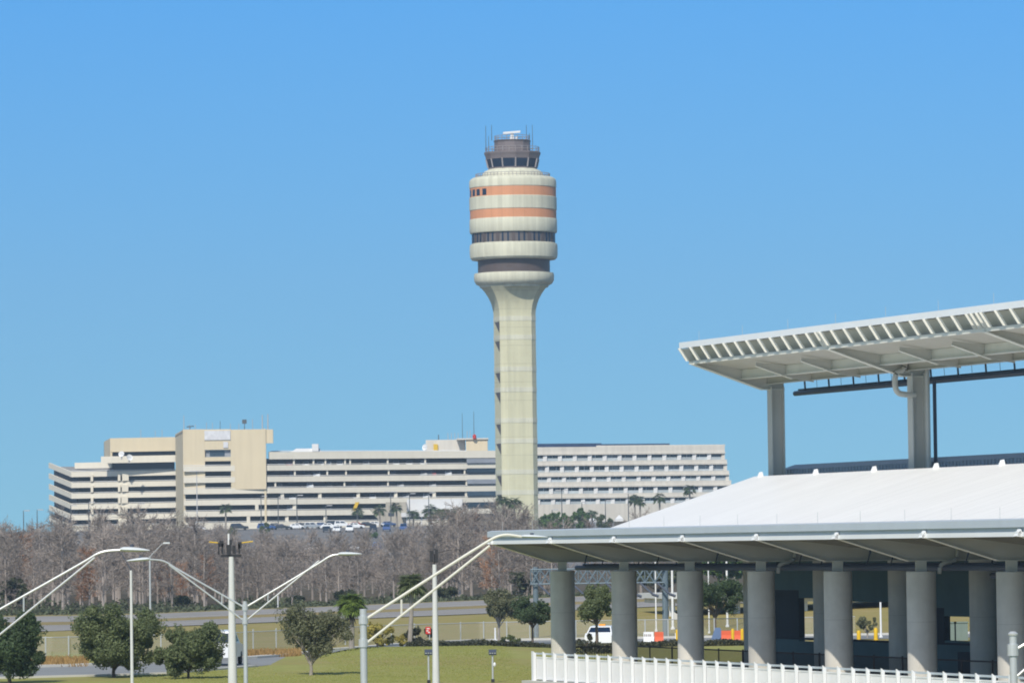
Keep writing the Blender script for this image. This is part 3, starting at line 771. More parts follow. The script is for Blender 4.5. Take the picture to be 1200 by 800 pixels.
# ------------------------------------------------------------------ hotel
hotel = thing('hotel_building', 'pale concrete hotel with rows of balconied windows and a navy roof edge', 'hotel', (*xy(740, 1340), 11.5))
def hY(x): return 1335 + (x - 631) * 0.06
def hz(y): return P(740, y, 1341).z
def hstrip(name, mtl, x0, x1, z0_, z1_, dy, th, par=hotel):
    q = MB(); q.strip([xy(x0, hY(x0) + dy), xy(x1, hY(x1) + dy)], z0_, z1_, th); return q.build(name, mtl, par)
rowy = [(532.2, 539.0), (544.8, 552), (557.5, 563.5), (570, 577.2), (583, 589.5)]
xe = lambda i: 850.5 + 2.3 * i
ztop = hz(522.8)
prev = ztop
for i, (ya, yb) in enumerate(rowy):
    hstrip('spandrel', 'hotel_concrete', 622, xe(i), hz(ya), prev, 0, 1.2)
    hstrip('ledge', 'hotel_concrete', 622, xe(i) + 0.6, hz(ya) + 0.02, hz(ya) + 0.5, -0.35, 0.34)
    hstrip('bay_back_wall', 'hotel_white', 622, xe(i) - 1, hz(yb) + 0.01, hz(ya) - 0.01, 1.6, 0.4)
    off = 2.2 * i
    x = 622 + off
    while x < xe(i) - 8:
        x0, x1 = x + 2.2, x + 17.5 - 2.2
        if x1 < xe(i):
            q = MB(); c = xy(x + 0.0, hY(x)); q.box(c[0] - .55, c[0] + .55, c[1] + 0.05, c[1] + 1.58, hz(yb) + .01, hz(ya) - .01); q.build('bay_partition', 'hotel_white', hotel)
            curtain = (i == 1 and r2.random() < 0.75) or r2.random() < 0.12
            wn = hstrip('window', 'hotel_curtain' if curtain else 'hotel_glass', x0, x1, hz(yb) + .5, hz(ya) - .15, 1.35, .2)
            hstrip('window_rail', 'hotel_curtain', x0 - 1, x1 + 1, hz(yb) + .02, hz(yb) + (.75 if i != 1 else .5), 0.5, .08, wn)
            if r2.random() < 0.75:
                xm = x0 + (x1 - x0) * r2.choice((.33, .5, .66)); hstrip('window_frame', 'hotel_white', xm - .45, xm + .45, hz(yb) + .5, hz(ya) - .15, 1.22, .1, wn)
        x += 17.5
    prev = hz(yb)
hstrip('podium_wall', 'hotel_concrete', 622, 862, 9.5, prev, 0, 1.2)
q = MB(); 
for i in range(5): 
    a_, b_ = xy(xe(i), hY(xe(i)) + 0.02), xy(xe(i) - 3, hY(xe(i)) + 18)
    q.strip([a_, b_], hz(rowy[i][1]), (ztop if i == 0 else hz(rowy[i - 1][1])), 1.0)
q.build('end_wall', 'hotel_concrete', hotel)
hstrip('roof_screen', 'roof_navy', 624, 786, ztop, hz(519.4), 3, 1); hstrip('roof_screen', 'roof_navy', 632, 706, hz(519.4), hz(518.4), 3.2, 1)
hstrip('roof_house', 'hotel_concrete', 707, 748, ztop, hz(519.6), 6, 4)
q = MB(); q.strip([xy(622, 1355), xy(846, 1366)], 9.5, ztop - .4, 1); q.hexa([(*xy(622, 1336.5), ztop - .7), (*xy(849, 1349), ztop - .7), (*xy(846, 1366), ztop - .7), (*xy(622, 1355), ztop - .7)], [(*xy(622, 1336.5), ztop - .3), (*xy(849, 1349), ztop - .3), (*xy(846, 1366), ztop - .3), (*xy(622, 1355), ztop - .3)]); q.build('roof', 'garage_deck', hotel)
hstrip('roof_rail', 'hotel_concrete', 700, 851, ztop + .005, ztop + .35, 0.2, .15)
q = MB(); p = P(697, 617, 1240)
for x0, x1, y0 in ((688, 701, 606), (721, 731, 604.5)):
    a_, b_ = P(x0, 620, 1240), P(x1, 620, 1240); t_ = P((x0 + x1) / 2, y0, 1240)
    zb = gz(a_.x, 1240); q = MB()
    q.hexa([(a_.x, 1240, zb), (b_.x, 1240, zb), (b_.x, 1244, zb), (a_.x, 1244, zb)], [(a_.x, 1240, t_.z - .8), (b_.x, 1240, t_.z - .8), (b_.x, 1244, t_.z - .8), (a_.x, 1244, t_.z - .8)])
    q.hexa([(a_.x, 1239.9, t_.z - .79), (b_.x, 1239.9, t_.z - .79), (b_.x, 1244.1, t_.z - .79), (a_.x, 1244.1, t_.z - .79)], [((a_.x + b_.x) / 2 - .1, 1242, t_.z + .3), ((a_.x + b_.x) / 2 + .1, 1242, t_.z + .3), ((a_.x + b_.x) / 2 + .1, 1242.2, t_.z + .3), ((a_.x + b_.x) / 2 - .1, 1242.2, t_.z + .3)])
    one('white_tent', 'white_paint', 'white peaked tent between green trees at the hotel foot' if x0 < 700 else 'narrow white peaked tent nearest the sloping white roof', 'tent', q, (a_.x, 1240, zb))

# ------------------------------------------------------------------ vegetation
def leaf_quads(q, c, n, rx, ry, rz_, s0, s1, R, shell=0.35):
    for _ in range(n):
        while True:
            d = Vector((R.uniform(-1, 1), R.uniform(-1, 1), R.uniform(-1, 1)))
            if shell ** 2 < d.length_squared <= 1: break
        p = Vector((c[0] + d.x * rx, c[1] + d.y * ry, c[2] + d.z * rz_))
        a = Vector((R.gauss(0, 1), R.gauss(0, 1), R.gauss(0, 1))).normalized()
        nrm = (d + Vector((R.gauss(0, .6), R.gauss(0, .6), R.gauss(0.3, .6)))).normalized()
        a = (a - nrm * a.dot(nrm)).normalized(); b_ = nrm.cross(a)
        s = R.uniform(s0, s1)
        q.quad(p - a * s, p + b_ * s * .5 - a * s * .1, p + a * s, p - b_ * s * .5 + a * s * .1)

def leafy(name, lab, cat, x, Y, top_y, width_px, leafm, trunkm='bark', trunk_frac=0.25, nblob=26, nleaf=260, leaf=(0.10, 0.2), seed=1, zb=None, group=None, squash=1.0, lean=0, shape='round'):
    R = random.Random(seed)
    X, Yy = xy(x, Y); z0_ = gz(X, Yy) if zb is None else zb
    H = P(x, top_y, Y).z - z0_; Wd = width_px * Y / FPX
    t = thing(name, lab, cat, (X, Yy, z0_), group)
    q = MB(); blobs = []; lobes = []
    for i in range(9):
        g_ = i * 2.4 + R.uniform(-.5, .5); e_ = R.uniform(-.75, .9)
        lobes.append((Vector((math.cos(g_) * math.cos(e_), math.sin(g_) * math.cos(e_), math.sin(e_))) * R.uniform(.50, .74), R.uniform(.24, .46)))
    lobes.append((Vector((0, 0, -.1)), .4))
    ch = H * (1 - trunk_frac); cz = z0_ + H * trunk_frac + ch / 2
    for i in range(nblob):
        while True:
            d = Vector((R.uniform(-1, 1), R.uniform(-1, 1), R.uniform(-1, 1)))
            if d.length < 1: break
        if nblob > 20:
            lc, lr = lobes[i % len(lobes)]
            d = lc + d.normalized() * (d.length ** 0.6) * lr
            if d.length > 1.08: d = d.normalized() * 1.08
        else: d = d.normalized() * (d.length ** 0.55)
        k = 1.0
        if shape == 'cone': k = 1.05 - 0.55 * (d.z * .5 + .5)
        if shape == 'dome': k = 1.0 if d.z > -0.3 else 0.85
        k *= 0.74 + 0.62 * (0.5 + 0.5 * mnoise.noise(d.normalized() * 1.7 + Vector((seed * 3.1, 0, 0)))) * (1.0 if d.length > .5 else 1.2)
        br = R.uniform(0.09, 0.22)
        c = Vector((X + lean * (d.z + 1) * .2 + d.x * Wd / 2 * (1 - br * .85) * k, Yy + d.y * Wd / 2 * (1 - br * .85) * k, cz + d.z * ch / 2 * (1 - br * .8)))
        blobs.append((c, br * Wd * .62, br * ch * .75))
    for c, rx, rz_ in blobs:
        leaf_quads(q, c, int(nleaf * R.uniform(.7, 1.3)), rx, rx, rz_ * squash, leaf[0], leaf[1], R)
    # stray sprays past the outline
    for c, rx, rz_ in blobs:
        for _ in range(5):
            d = Vector((R.gauss(0, 1), R.gauss(0, 1), abs(R.gauss(0, 1)))).normalized()
            leaf_quads(q, c + d * rx * 1.15, 14, rx * .25, rx * .25, rx * .3, leaf[0] * .8, leaf[1] * .8, R, 0)
    q.build('crown', leafm, t)
    q = MB(); r0 = max(.06, H * 0.022)
    hub = Vector((X, Yy, z0_ + H * (trunk_frac + .12)))
    trunk_frac = max(trunk_frac, .08); hub.z = z0_ + H * (trunk_frac + .12)
    q.tube([(X, Yy, z0_ - .1), (X + R.uniform(-.05, .05), Yy, z0_ + H * trunk_frac * .6), hub], [r0 * 1.3, r0, r0 * .75], 8)
    for c, rx, rz_ in blobs[::2]:
        md = hub.lerp(c, .5) + Vector((R.uniform(-.1, .1), R.uniform(-.1, .1), -.08 * H * R.random()))
        q.tube([hub - Vector((0, 0, R.random() * .12 * H)), md, c], [r0 * .5, r0 * .32, r0 * .12], 5, False)
    q.build('trunk', trunkm, t)
    return t

leafy('oak_tree', 'broad dark green oak with a dense round crown on the near kerb', 'tree', 132, 244, 700, 122, 'leaf_oak', trunk_frac=-.02, nblob=90, nleaf=420, leaf=(.045, .095), seed=3, shape='dome')
leafy('oak_tree', 'low wide oak hugging the ground beside the white van', 'tree', 219, 240, 722, 88, 'leaf_oak', trunk_frac=-.08, nblob=74, nleaf=420, leaf=(.045, .095), seed=5, shape='dome')
leafy('oak_tree', 'very dark green tree cut off by the edge of the view', 'tree', 10, 236, 706, 100, 'leaf_dark', trunk_frac=-.06, nblob=74, nleaf=420, leaf=(.045, .095), seed=8, shape='dome')
leafy('oak_tree', 'grey-green thin oak with visible pale trunk on the lawn', 'tree', 362, 243, 703, 98, 'leaf_oak_grey', 'bark_pale', trunk_frac=.12, nblob=66, nleaf=190, leaf=(.04, .085), seed=11)
leafy('young_tree', 'grey-green young tree with a pale trunk behind the clipped hedge', 'tree', 583, 318, 684, 56, 'leaf_oak_grey', 'bark_pale', trunk_frac=.26, nblob=48, nleaf=230, leaf=(.05, .10), seed=14, shape='cone')
leafy('young_tree', 'dark green lopsided tree by the gantry post', 'tree', 622, 312, 698, 56, 'leaf_dark', trunk_frac=.30, nblob=40, nleaf=230, leaf=(.05, .10), seed=17)
leafy('young_tree', 'egg-shaped green tree framed by the two end columns', 'tree', 697, 286, 680, 50, 'leaf_oak', trunk_frac=.34, nblob=50, nleaf=240, leaf=(.05, .10), seed=19)
leafy('oak_tree', 'dark leaning oak framed by the columns before the overpass', 'tree', 836, 330, 670, 78, 'leaf_dark', trunk_frac=.26, nblob=52, nleaf=260, leaf=(.05, .11), seed=23)
leafy('shrub', 'yellowing shrub beside the leaning lamp arm', 'shrub', 440, 304, 731, 46, 'leaf_yellow', trunk_frac=.05, nblob=18, nleaf=150, leaf=(.06, .12), seed=31)
leafy('shrub', 'dark rounded shrub under the red sign', 'shrub', 490, 306, 735, 34, 'leaf_hedge', trunk_frac=.05, nblob=16, nleaf=220, leaf=(.06, .12), seed=33)
leafy('shrub', 'golden shrub between the tall palm and the dark shrub', 'shrub', 470, 309, 742, 22, 'leaf_yellow', trunk_frac=.05, nblob=10, nleaf=130, leaf=(.06, .12), seed=34)
leafy('shrub', 'small green bush at the foot of the pale-trunked young tree', 'shrub', 596, 312, 744, 26, 'leaf_oak', trunk_frac=.02, nblob=10, nleaf=160, leaf=(.06, .12), seed=36)
leafy('shrub', 'dark bush beside the white patrol car', 'shrub', 684, 281, 741, 20, 'leaf_hedge', trunk_frac=.02, nblob=10, nleaf=160, leaf=(.06, .12), seed=38)
leafy('shrub', 'twiggy shrub seen through the hall opening near yellow hydrants', 'shrub', 1014, 318, 720, 24, 'leaf_oak_grey', 'bark_pale', trunk_frac=.15, nblob=14, nleaf=90, leaf=(.05, .1), seed=40)
for x, w in ((640, 40), (668, 34)): pass
def hedge(lab, x0, x1, Y, top_y, seed, mtl='leaf_hedge'):
    R = random.Random(seed); a_, b_ = Vector(xy(x0, Y)), Vector(xy(x1, Y)); z0_ = gz(a_.x, Y)
    h = max(.4, P((x0 + x1) / 2, top_y, Y).z - z0_); q = MB(); n = int((b_ - a_).length * 420)
    for _ in range(n):
        c = a_.lerp(b_, R.random()); hh = h * (0.88 + .14 * math.sin(c.x * 2.1) + R.uniform(-.08, .06))
        leaf_quads(q, (c.x, c.y + R.uniform(-.5, .5), gz(c.x, c.y) + R.random() * hh), 1, .02, .02, .02, .05, .11, R, 0)
    return one('hedge', mtl, lab, 'hedge', q, (a_.x, Y, z0_))
hedge('long low clipped dark hedge edging the lawn below the young trees', 474, 660, 297, 752.5, 51)
hedge('short dark hedge hiding the wheels of the patrol car', 668, 735, 283, 749.5, 53)
hedge('dark clipped hedge seen behind the railing between middle columns', 740, 875, 300, 753.5, 52)

def palm_mesh(R, H, fr, nfr, leafm, trunkm, t, X, Y, z0_, skirt=False, rt=.14):
    top = Vector((X + R.uniform(-.2, .2), Y, z0_ + H)); q = MB()
    q.tube([(X, Y, z0_ - .1), (X + (top.x - X) * .5 + .05, Y, z0_ + H * .5), tuple(top)], [rt * 1.25, rt, rt * .9], 8); q.build('trunk', trunkm, t)
    q = MB()
    for i in range(nfr):
        az = R.uniform(0, 2 * math.pi); el = R.uniform(-.55, 1.35); ln = fr * R.uniform(.8, 1.1)
        d = Vector((math.cos(az) * math.cos(el), math.sin(az) * math.cos(el), math.sin(el)))
        side = Vector((-math.sin(az), math.cos(az), 0)); prev_ = top.copy(); n = 5
        stem = [top + d * (ln * u) + Vector((0, 0, -.55 * ln * u * u)) for u in (0, .25, .5, .75, 1)]
        q.tube(stem[:3], .02, 3, False)
        # fan leaf: blades spread from the outer part of the stem
        c = stem[2]
        for k in range(13):
            th = (k - 6) / 6 * 1.7; dirv = ((stem[4] - stem[2]).normalized() * math.cos(th) + side * math.sin(th)).normalized()
            tip = c + dirv * ln * .55 * (1 - .15 * abs(th)) + Vector((0, 0, -.12 * ln * R.random()))
            wv = dirv.cross(Vector((R.uniform(-.4, .4), R.uniform(-.4, .4), 1))).normalized() * ln * .038
            md = c.lerp(tip, .45); q.quad(c, md + wv, tip, md - wv)
    q.build('crown', leafm, t)
    if skirt:
        q = MB()
        for i in range(60):
            az = R.uniform(0, 6.28); p = top + Vector((math.cos(az) * .18, math.sin(az) * .18, -R.uniform(.1, .9))); e = p + Vector((math.cos(az) * .25, math.sin(az) * .25, -R.uniform(.3, .6))); w_v = Vector((-math.sin(az), math.cos(az), 0)) * .06
            q.quad(p - w_v, p + w_v, e + w_v * .3, e - w_v * .3)
        q.build('dead_fronds', 'palm_skirt', t)
def palm(lab, x, Y, cy, fr, nfr, seed, leafm='palm_leaf', trunkm='bark_pale', skirt=False, rt=.14, group=None):
    X, Yy = xy(x, Y); z0_ = gz(X, Yy); t = thing('palm_tree', lab, 'palm', (X, Yy, z0_), group)
    palm_mesh(random.Random(seed), P(x, cy, Y).z - z0_, fr, nfr, leafm, trunkm, t, X, Yy, z0_, skirt, rt); return t
palm('short bright green cabbage palm with a shaggy brown collar on the lawn edge', 410, 292, 706, 1.15, 110, 61, skirt=True)
palm('taller dull green palm with a slender bare trunk behind the lamp arm', 478, 305, 683, 1.25, 90, 62, 'leaf_oak', rt=.13)
fp = 'palms in front of the terminal buildings'
fars = [(418, 598.5, 'palm just below the yellow chute'), (445, 596.5, 'palm in front of the beige stair tower'), (465, 593, 'palm crossing the white kiosk wall'), (505, 597, 'broad palm at the far end of the white kiosk'), (484, 601, 'low palm under the white kiosk canopy'), (536, 597.5, 'lone palm rising from bare trees between kiosk and tower'), (589.5, 586, 'palm in front of the tower foot, nearer the garage'), (602, 588.5, 'palm in front of the tower foot, nearer the hotel'), (264, 595, 'palm in front of the tall blank garage block'), (694, 602, 'palm between the green trees and white tents'), (744, 584, 'palm, shorter of the close pair at the hotel'), (773, 582, 'palm in front of the middle of the hotel windows'), (809, 572.5, 'palm highest up against the hotel windows'), (750, 585.5, 'palm, second of the close pair at the hotel')]
for i, (x, cy, lab) in enumerate(fars):
    palm(lab, x, (960 if 580 < x < 610 else 1225 if x < 700 else 1235), cy, 2.2 if x not in (505,) else 2.8, 44, 70 + i, 'palm_far', 'bark_pale', rt=.22, group=fp)
leafy('green_tree', 'clump-like round green tree behind the canopy corner nearest the tower', 'tree', 650, 1100, 599, 52, 'leaf_bright', trunk_frac=.05, nblob=26, nleaf=110, leaf=(.3, .6), seed=90, shape='dome')
leafy('green_tree', 'taller rounded green tree beside the small palm at the hotel', 'tree', 676, 1105, 595, 28, 'leaf_bright', trunk_frac=.05, nblob=18, nleaf=110, leaf=(.3, .6), seed=91)
leafy('green_tree', 'bushy pale green tree low against the hotel podium', 'tree', 708, 1110, 604, 19, 'leaf_oak', trunk_frac=.1, nblob=14, nleaf=100, leaf=(.3, .6), seed=92)
leafy('green_tree', 'small green tree at the edge of the car park under the blank block', 'tree', 271, 1100, 616, 10, 'leaf_bright', trunk_frac=.2, nblob=12, nleaf=90, leaf=(.25, .5), seed=93)
leafy('green_tree', 'yellow-green small tree standing before the lowest garage deck', 'tree', 310, 1150, 613, 13, 'leaf_oak', trunk_frac=.2, nblob=12, nleaf=90, leaf=(.25, .5), seed=94)
leafy('green_tree', 'green tree below the end of the white kiosk', 'tree', 518, 1180, 596, 24, 'leaf_oak', trunk_frac=.2, nblob=14, nleaf=90, leaf=(.25, .5), seed=95)
leafy('green_tree', 'small pale green tree by the teal parasols', 'tree', 436, 1100, 624, 12, 'leaf_bright', trunk_frac=.2, nblob=10, nleaf=90, leaf=(.25, .5), seed=96)
leafy('green_tree', 'green tree rising behind the overpass between columns', 'tree', 845, 520, 640, 70, 'leaf_bright', trunk_frac=.1, nblob=26, nleaf=150, leaf=(.15, .3), seed=97)
leafy('green_tree', 'dark green tree behind the gantry truss', 'tree', 770, 510, 660, 80, 'leaf_under', trunk_frac=.05, nblob=26, nleaf=150, leaf=(.15, .3), seed=98)

# the leafless wood: eight grown trees, copied
def bare_proto(seed, mtl_t='bare_bark', mtl_c='bare_twig', dense=1.0):
    R = random.Random(seed); t = thing('bare_tree', 'leafless grey tree in the dense wood beyond the highway', 'tree', (0, 0, 0), 'leafless trees of the wood')
    H = 9.0; q = MB(); lean = R.uniform(-.3, .3)
    q.tube([(0, 0, -.2), (lean * .3, 0, H * .4), (lean * .7, 0, H * .75), (lean, 0, H)], [.17, .12, .07, .02], 6); q.build('trunk', mtl_t, t)
    q = MB()
    def rib(a, b_, w):
        d = (b_ - a).normalized(); s = d.cross(Vector((R.gauss(0, 1), R.gauss(0, 1), R.gauss(0, 1)))).normalized() * w
        q.quad(a - s, a + s, b_ + s * .5, b_ - s * .5)
    for i in range(int(58 * dense)):
        f = R.uniform(.18, 1.0) ; h = H * f; az = R.uniform(0, 6.283); el = R.uniform(.1, 1.0)
        ln = (2.3 - 1.3 * abs(f - .5) * 1.4) * R.uniform(.55, 1.0)
        o = Vector((lean * f, 0, h)); d = Vector((math.cos(az) * math.cos(el), math.sin(az) * math.cos(el), math.sin(el)))
        e = o + d * ln; rib(o, e, .045)
        for j in range(5):
            u = R.uniform(.25, 1); p = o + d * ln * u
            d2 = (d + Vector((R.gauss(0, .6), R.gauss(0, .6), R.gauss(.25, .6)))).normalized(); l2 = R.uniform(.4, 1.0); e2 = p + d2 * l2; rib(p, e2, .030)
            for k in range(4):
                u2 = R.uniform(.2, 1); p2 = p + d2 * l2 * u2; d3 = (d2 + Vector((R.gauss(0, .7), R.gauss(0, .7), R.gauss(.2, .7)))).normalized(); rib(p2, p2 + d3 * R.uniform(.25, .6), .024)
    q.build('crown', mtl_c, t)
    return t
bp_ = [bare_proto(200 + i) for i in range(8)]
rp_ = [bare_proto(300 + i, 'bare_bark', 'rust_twig', 1.3) for i in range(2)]
for t in rp_: t['label'] = 'bare tree still hung with rust-brown needles in the grey wood'; t['group'] = 'rust-brown trees of the wood'
R = random.Random(5); used = set(); n_tree = 0
def place_bare(x, Y, hmul, rust=False):
    global n_tree
    X, Yy = xy(x, Y); z0_ = gz(X, Yy)
    src = R.choice(rp_ if rust else bp_); s = hmul * R.uniform(.88, 1.08); wd = s * R.uniform(.9, 1.25)
    if src.name not in used:
        used.add(src.name); t = src; t.location = (X, Yy, z0_); t.rotation_euler = (0, 0, R.uniform(0, 6.28)); t.scale = (wd, wd, s)
    else:
        copy_tree(src, (X, Yy, z0_), None, None, R.uniform(0, 6.28), (wd, wd, s))
    n_tree += 1
def hill(x):                # skyline of the wood: how tall the trees stand along it
    pts_ = [(-130, .86), (-60, .90), (60, .92), (150, .98), (235, .86), (290, .72), (400, .70), (470, .76), (500, .92), (540, 1.02), (610, .98), (700, .9), (900, .85)]
    for (a, ha), (b_, hb) in zip(pts_, pts_[1:]):
        if a <= x <= b_: return ha + (hb - ha) * (x - a) / (b_ - a)
    return .9
Y = 500.0
while Y < 815:
    stp = 36 * 500 / Y * (1.0 if Y < 640 else 1.35); x = (-72 if Y < 560 else -40) + R.uniform(0, stp)
    while x < 660:
        gap = 360 < x < 560 and Y > 560
        if not (gap and R.random() < (.45 if x < 400 or x > 520 else .58)):
            (x > 622 and Y > 540) or place_bare(x + R.uniform(-8, 8), Y + R.uniform(-4, 4), hill(x) * (1.0 if Y > 540 else .88) * R.choice((.72, .86, .95, 1.0, 1.04, 1.1)) * (1 + .12 * mnoise.noise(Vector((x * .02, Y * .02, 9)))))
        x += stp * R.uniform(.75, 1.3)
    Y += 14 if Y < 640 else 28
for x, Y, h in ((660, 505, .8), (690, 520, .9), (720, 510, .85), (750, 530, .9), (800, 520, .85), (860, 540, .8)): place_bare(x, Y, h)
for x, Y, h in ((104, 502, .62), (96, 506, .5), (241, 505, .6), (212, 508, .5), (575, 503, .62), (190, 512, .55), (545, 620, .9), (25, 560, .9)): place_bare(x, Y, h, True)
for i, (x, Y, top, w_, lab) in enumerate(((74, 560, 628, 22, 'dull green evergreen in the wood below the garage ramp'), (14, 504, 668, 34, 'dark green evergreen at the wood edge by the view border'), (404, 506, 690, 30, 'low dark evergreen at the wood edge behind the bright palm'), (520, 505, 688, 34, 'low green evergreen at the wood edge past the slim mast'), (345, 505, 698, 26, 'small evergreen at the wood edge behind the grey-green oak'), (212, 505, 696, 24, 'small dark evergreen below a rust-brown tree'), (560, 640, 640, 22, 'slim evergreen standing deep in the wood beside the lamp arm'), (610, 510, 660, 36, 'evergreen tree at the wood edge under the canopy corner'), (132, 640, 646, 20, 'slim evergreen deep in the wood behind the lamp heads'), (300, 600, 640, 18, 'thin evergreen deep in the wood beside the concrete mast'))):
    leafy('evergreen_tree', lab, 'tree', x, Y, top, w_, 'leaf_under', trunk_frac=.08, nblob=30, nleaf=70, leaf=(.10, .22), seed=400 + i, group='evergreens in the wood')
print('bare trees', n_tree)
# undergrowth at the wood's edge
q = MB(); R = random.Random(77)
for i in range(9000):
    x = R.uniform(-60, 700); Y = R.uniform(460, 520); X, Yy = xy(x, Y)
    n_ = mnoise.noise(Vector((x * .018, Y * .05, 3))) ; h = max(.12, (1.3 if Y > 485 else .5) * (n_ + .32))
    leaf_quads(q, (X, Yy, gz(X, Yy) + R.random() * h), 1, .05, .05, .05, .12, .3, R, 0)
tag(q.build('undergrowth', 'leaf_under', None, (0, 500, 0)), 'low dull green undergrowth along the foot of the leafless wood', 'undergrowth', None, 'stuff')
# dry orange tufts behind the kerb
q = MB()
for i in range(7000):
    if R.random() < .45: x = R.uniform(-60, 100); Y = R.uniform(267, 282)
    else: x = R.uniform(180, 350); Y = R.uniform(284, 294)
    X, Yy = xy(x, Y); h = R.uniform(.15, .42); d = Vector((R.gauss(0, .12), R.gauss(0, .12), 0)); z_ = gz(X, Yy)
    w_ = .03; q.quad((X - w_, Yy, z_), (X + w_, Yy, z_), (X + d.x + w_ * .3, Yy + d.y, z_ + h), (X + d.x - w_ * .3, Yy + d.y, z_ + h))
tag(q.build('dry_grass', 'dry_tuft', None, (0, 275, 0)), 'orange-brown dry grass tufts behind the far kerb', 'grass', None, 'stuff')
# lawn blades near enough to show texture
q = MB()
for i in range(26000):
    Y = R.uniform(228, 298); x = R.uniform(150, 640); X, Yy = xy(x, Y)
    lim = 247 + (max(0, x - 100)) * .09 if x < 345 else 400
    if Y > lim - 2: continue
    h = R.uniform(.02, .055); z_ = gz(X, Yy); dx = R.gauss(0, .05); w_ = .025
    q.quad((X - w_, Yy, z_), (X + w_, Yy, z_), (X + dx + w_ * .4, Yy, z_ + h), (X + dx - w_ * .4, Yy, z_ + h))
defmat('grass_blade', (0.28, 0.295, 0.09), 0.9, 0.15, 0.2, island=0.15, transl=0.3)
tag(q.build('lawn_grass', 'grass_blade', None, (0, 260, 0)), 'short green lawn grass before the white railing', 'grass', None, 'stuff')

# chain-link fence
def mesh_mat():
    mt = bpy.data.materials.new('chain_link'); mt.use_nodes = True; N, L = mt.node_tree.nodes, mt.node_tree.links
    b_ = N['Principled BSDF']; b_.inputs['Base Color'].default_value = (.5, .5, .48, 1); b_.inputs['Roughness'].default_value = .6
    tr = N.new('ShaderNodeBsdfTransparent'); mx = N.new('ShaderNodeMixShader'); mx.inputs[0].default_value = .13
    L.new(tr.outputs[0], mx.inputs[1]); L.new(b_.outputs[0], mx.inputs[2]); L.new(mx.outputs[0], N['Material Output'].inputs['Surface']); return mt
MT['chain_link'] = mesh_mat()
cf = thing('chain_link_fence', 'long pale chain-link fence crossing behind the service road', 'fence', (*xy(300, 300), 0))
fpath = [xy(x, Y) for x, Y in ((-120, 293), (60, 294), (250, 300), (345, 310), (450, 322), (560, 329), (700, 331), (1000, 333))]
q = MB(); q.strip(fpath, .02, 1.15, .012); q.build('wire_mesh', 'chain_link', cf)
q = MB(); q.tube([(*p, 1.17) for p in fpath], .03, 5); q.build('top_rail', 'galvanised', cf)
for (x, Y) in [(x, 293 + (0 if x < 60 else (x - 60) * .0735 if x < 550 else 36)) for x in range(-110, 900, 27)]:
    p = xy(x, min(Y, 331)); q = MB(); q.tube([(p[0], p[1], -.1), (p[0], p[1], 1.25)], .045, 6); q.build('post', 'galvanised', cf)

# ------------------------------------------------------------------ vehicles on the service road
van = make_car('car_white', 'white van with dark side windows passing behind the low wide oak', (*xy(259, 266), .04), None, 'suv', rad(86))
van['category'] = 'van'; van.name = 'white_van'; van.scale = (1.0, .95, 1.1)
pc = make_car('car_white', 'white patrol car with an amber roof lamp behind the egg-shaped tree', (*xy(705, 299), gz(*xy(705, 299)) + .02), None, 'sedan', rad(80)); pc.scale = (.92, .92, .92)
q = MB(); q.box(-.5, -.3, -.22, .22, 1.46, 1.56); q.build('light_bar', 'amber', pc)
q = MB(); q.box(-1.9, 1.4, -.915, -.902, .72, .84); q.build('side_stripe', 'car_blue', pc)

# barriers, bollards, signs
def sightbox(q, x0, x1, y0, y1, Y, d):
    a_, b_ = P(x0, y1, Y), P(x1, y0, Y); q.box(a_.x, b_.x, Y, Y + d, a_.z, b_.z)
def barrier(lab, x0, x1, Y, mtl, top, seedm=None):
    X0, X1 = xy(x0, Y)[0], xy(x1, Y)[0]; z_ = gz(X0, Y) + .03; h = P(x0, top, Y).z - z_
    q = MB(); q.ext([(X0, Y - .28, z_), (X0, Y - .22, z_ + .2 * h), (X0, Y - .1, z_ + .5 * h), (X0, Y - .08, z_ + h), (X0, Y + .08, z_ + h), (X0, Y + .1, z_ + .5 * h), (X0, Y + .22, z_ + .2 * h), (X0, Y + .28, z_)], (X1 - X0 - .04, 0, 0))
    return one('road_barrier', mtl, lab, 'barrier', q, (X0, Y, z_), 'barriers along the service road')
b1 = barrier('white plastic road barrier with faint grey marks next to an orange one', 752, 764.5, 314, 'white_paint', 740)
q = MB()
for x in (755, 757.2, 759.6, 761.5): sightbox(q, x, x + 1.3, 742.5, 745.2, 313.88, .01)
mk = q.build('barrier_mark', 'rail_grey', b1)
barrier('bright orange-red road barrier butting a white one', 764.8, 776, 314, 'barrier_orange', 740)
barrier('white road barrier half hidden by a column foot', 789, 797, 314, 'white_paint', 741)
barrier('orange-red road barrier behind the yellow bollards', 843, 872, 317, 'barrier_orange', 738.5)
def bollard(lab, x, Y, top, r=.1):
    X, Yy = xy(x, Y); z_ = gz(X, Yy); zt = P(x, top, Y).z; q = MB()
    q.lathe(X, Yy, [(r * 1.3, z_), (r * 1.3, z_ + .06), (r, z_ + .07), (r, zt - r), (r * .8, zt - r * .3), (r * .3, zt)], 14)
    return one('yellow_bollard', 'yellow_paint', lab, 'bollard', q, (X, Yy, z_), 'yellow bollards by the service road', True)
bollard('yellow bollard in front of the orange barrier, nearer the tree', 856.5, 312, 736)
bollard('yellow bollard beside the overpass pier', 867.5, 312, 736)
bollard('yellow bollard beside the half hidden white barrier', 791.5, 312, 737)
bollard('thick yellow bollard seen through the wide hall opening, left of the shrub', 1004, 309, 738, .13)
bollard('thick yellow bollard seen through the wide hall opening, right of the shrub', 1024, 309, 735, .13)
bollard('yellow bollard seen through the narrow end opening of the hall', 1163, 306, 733, .15)
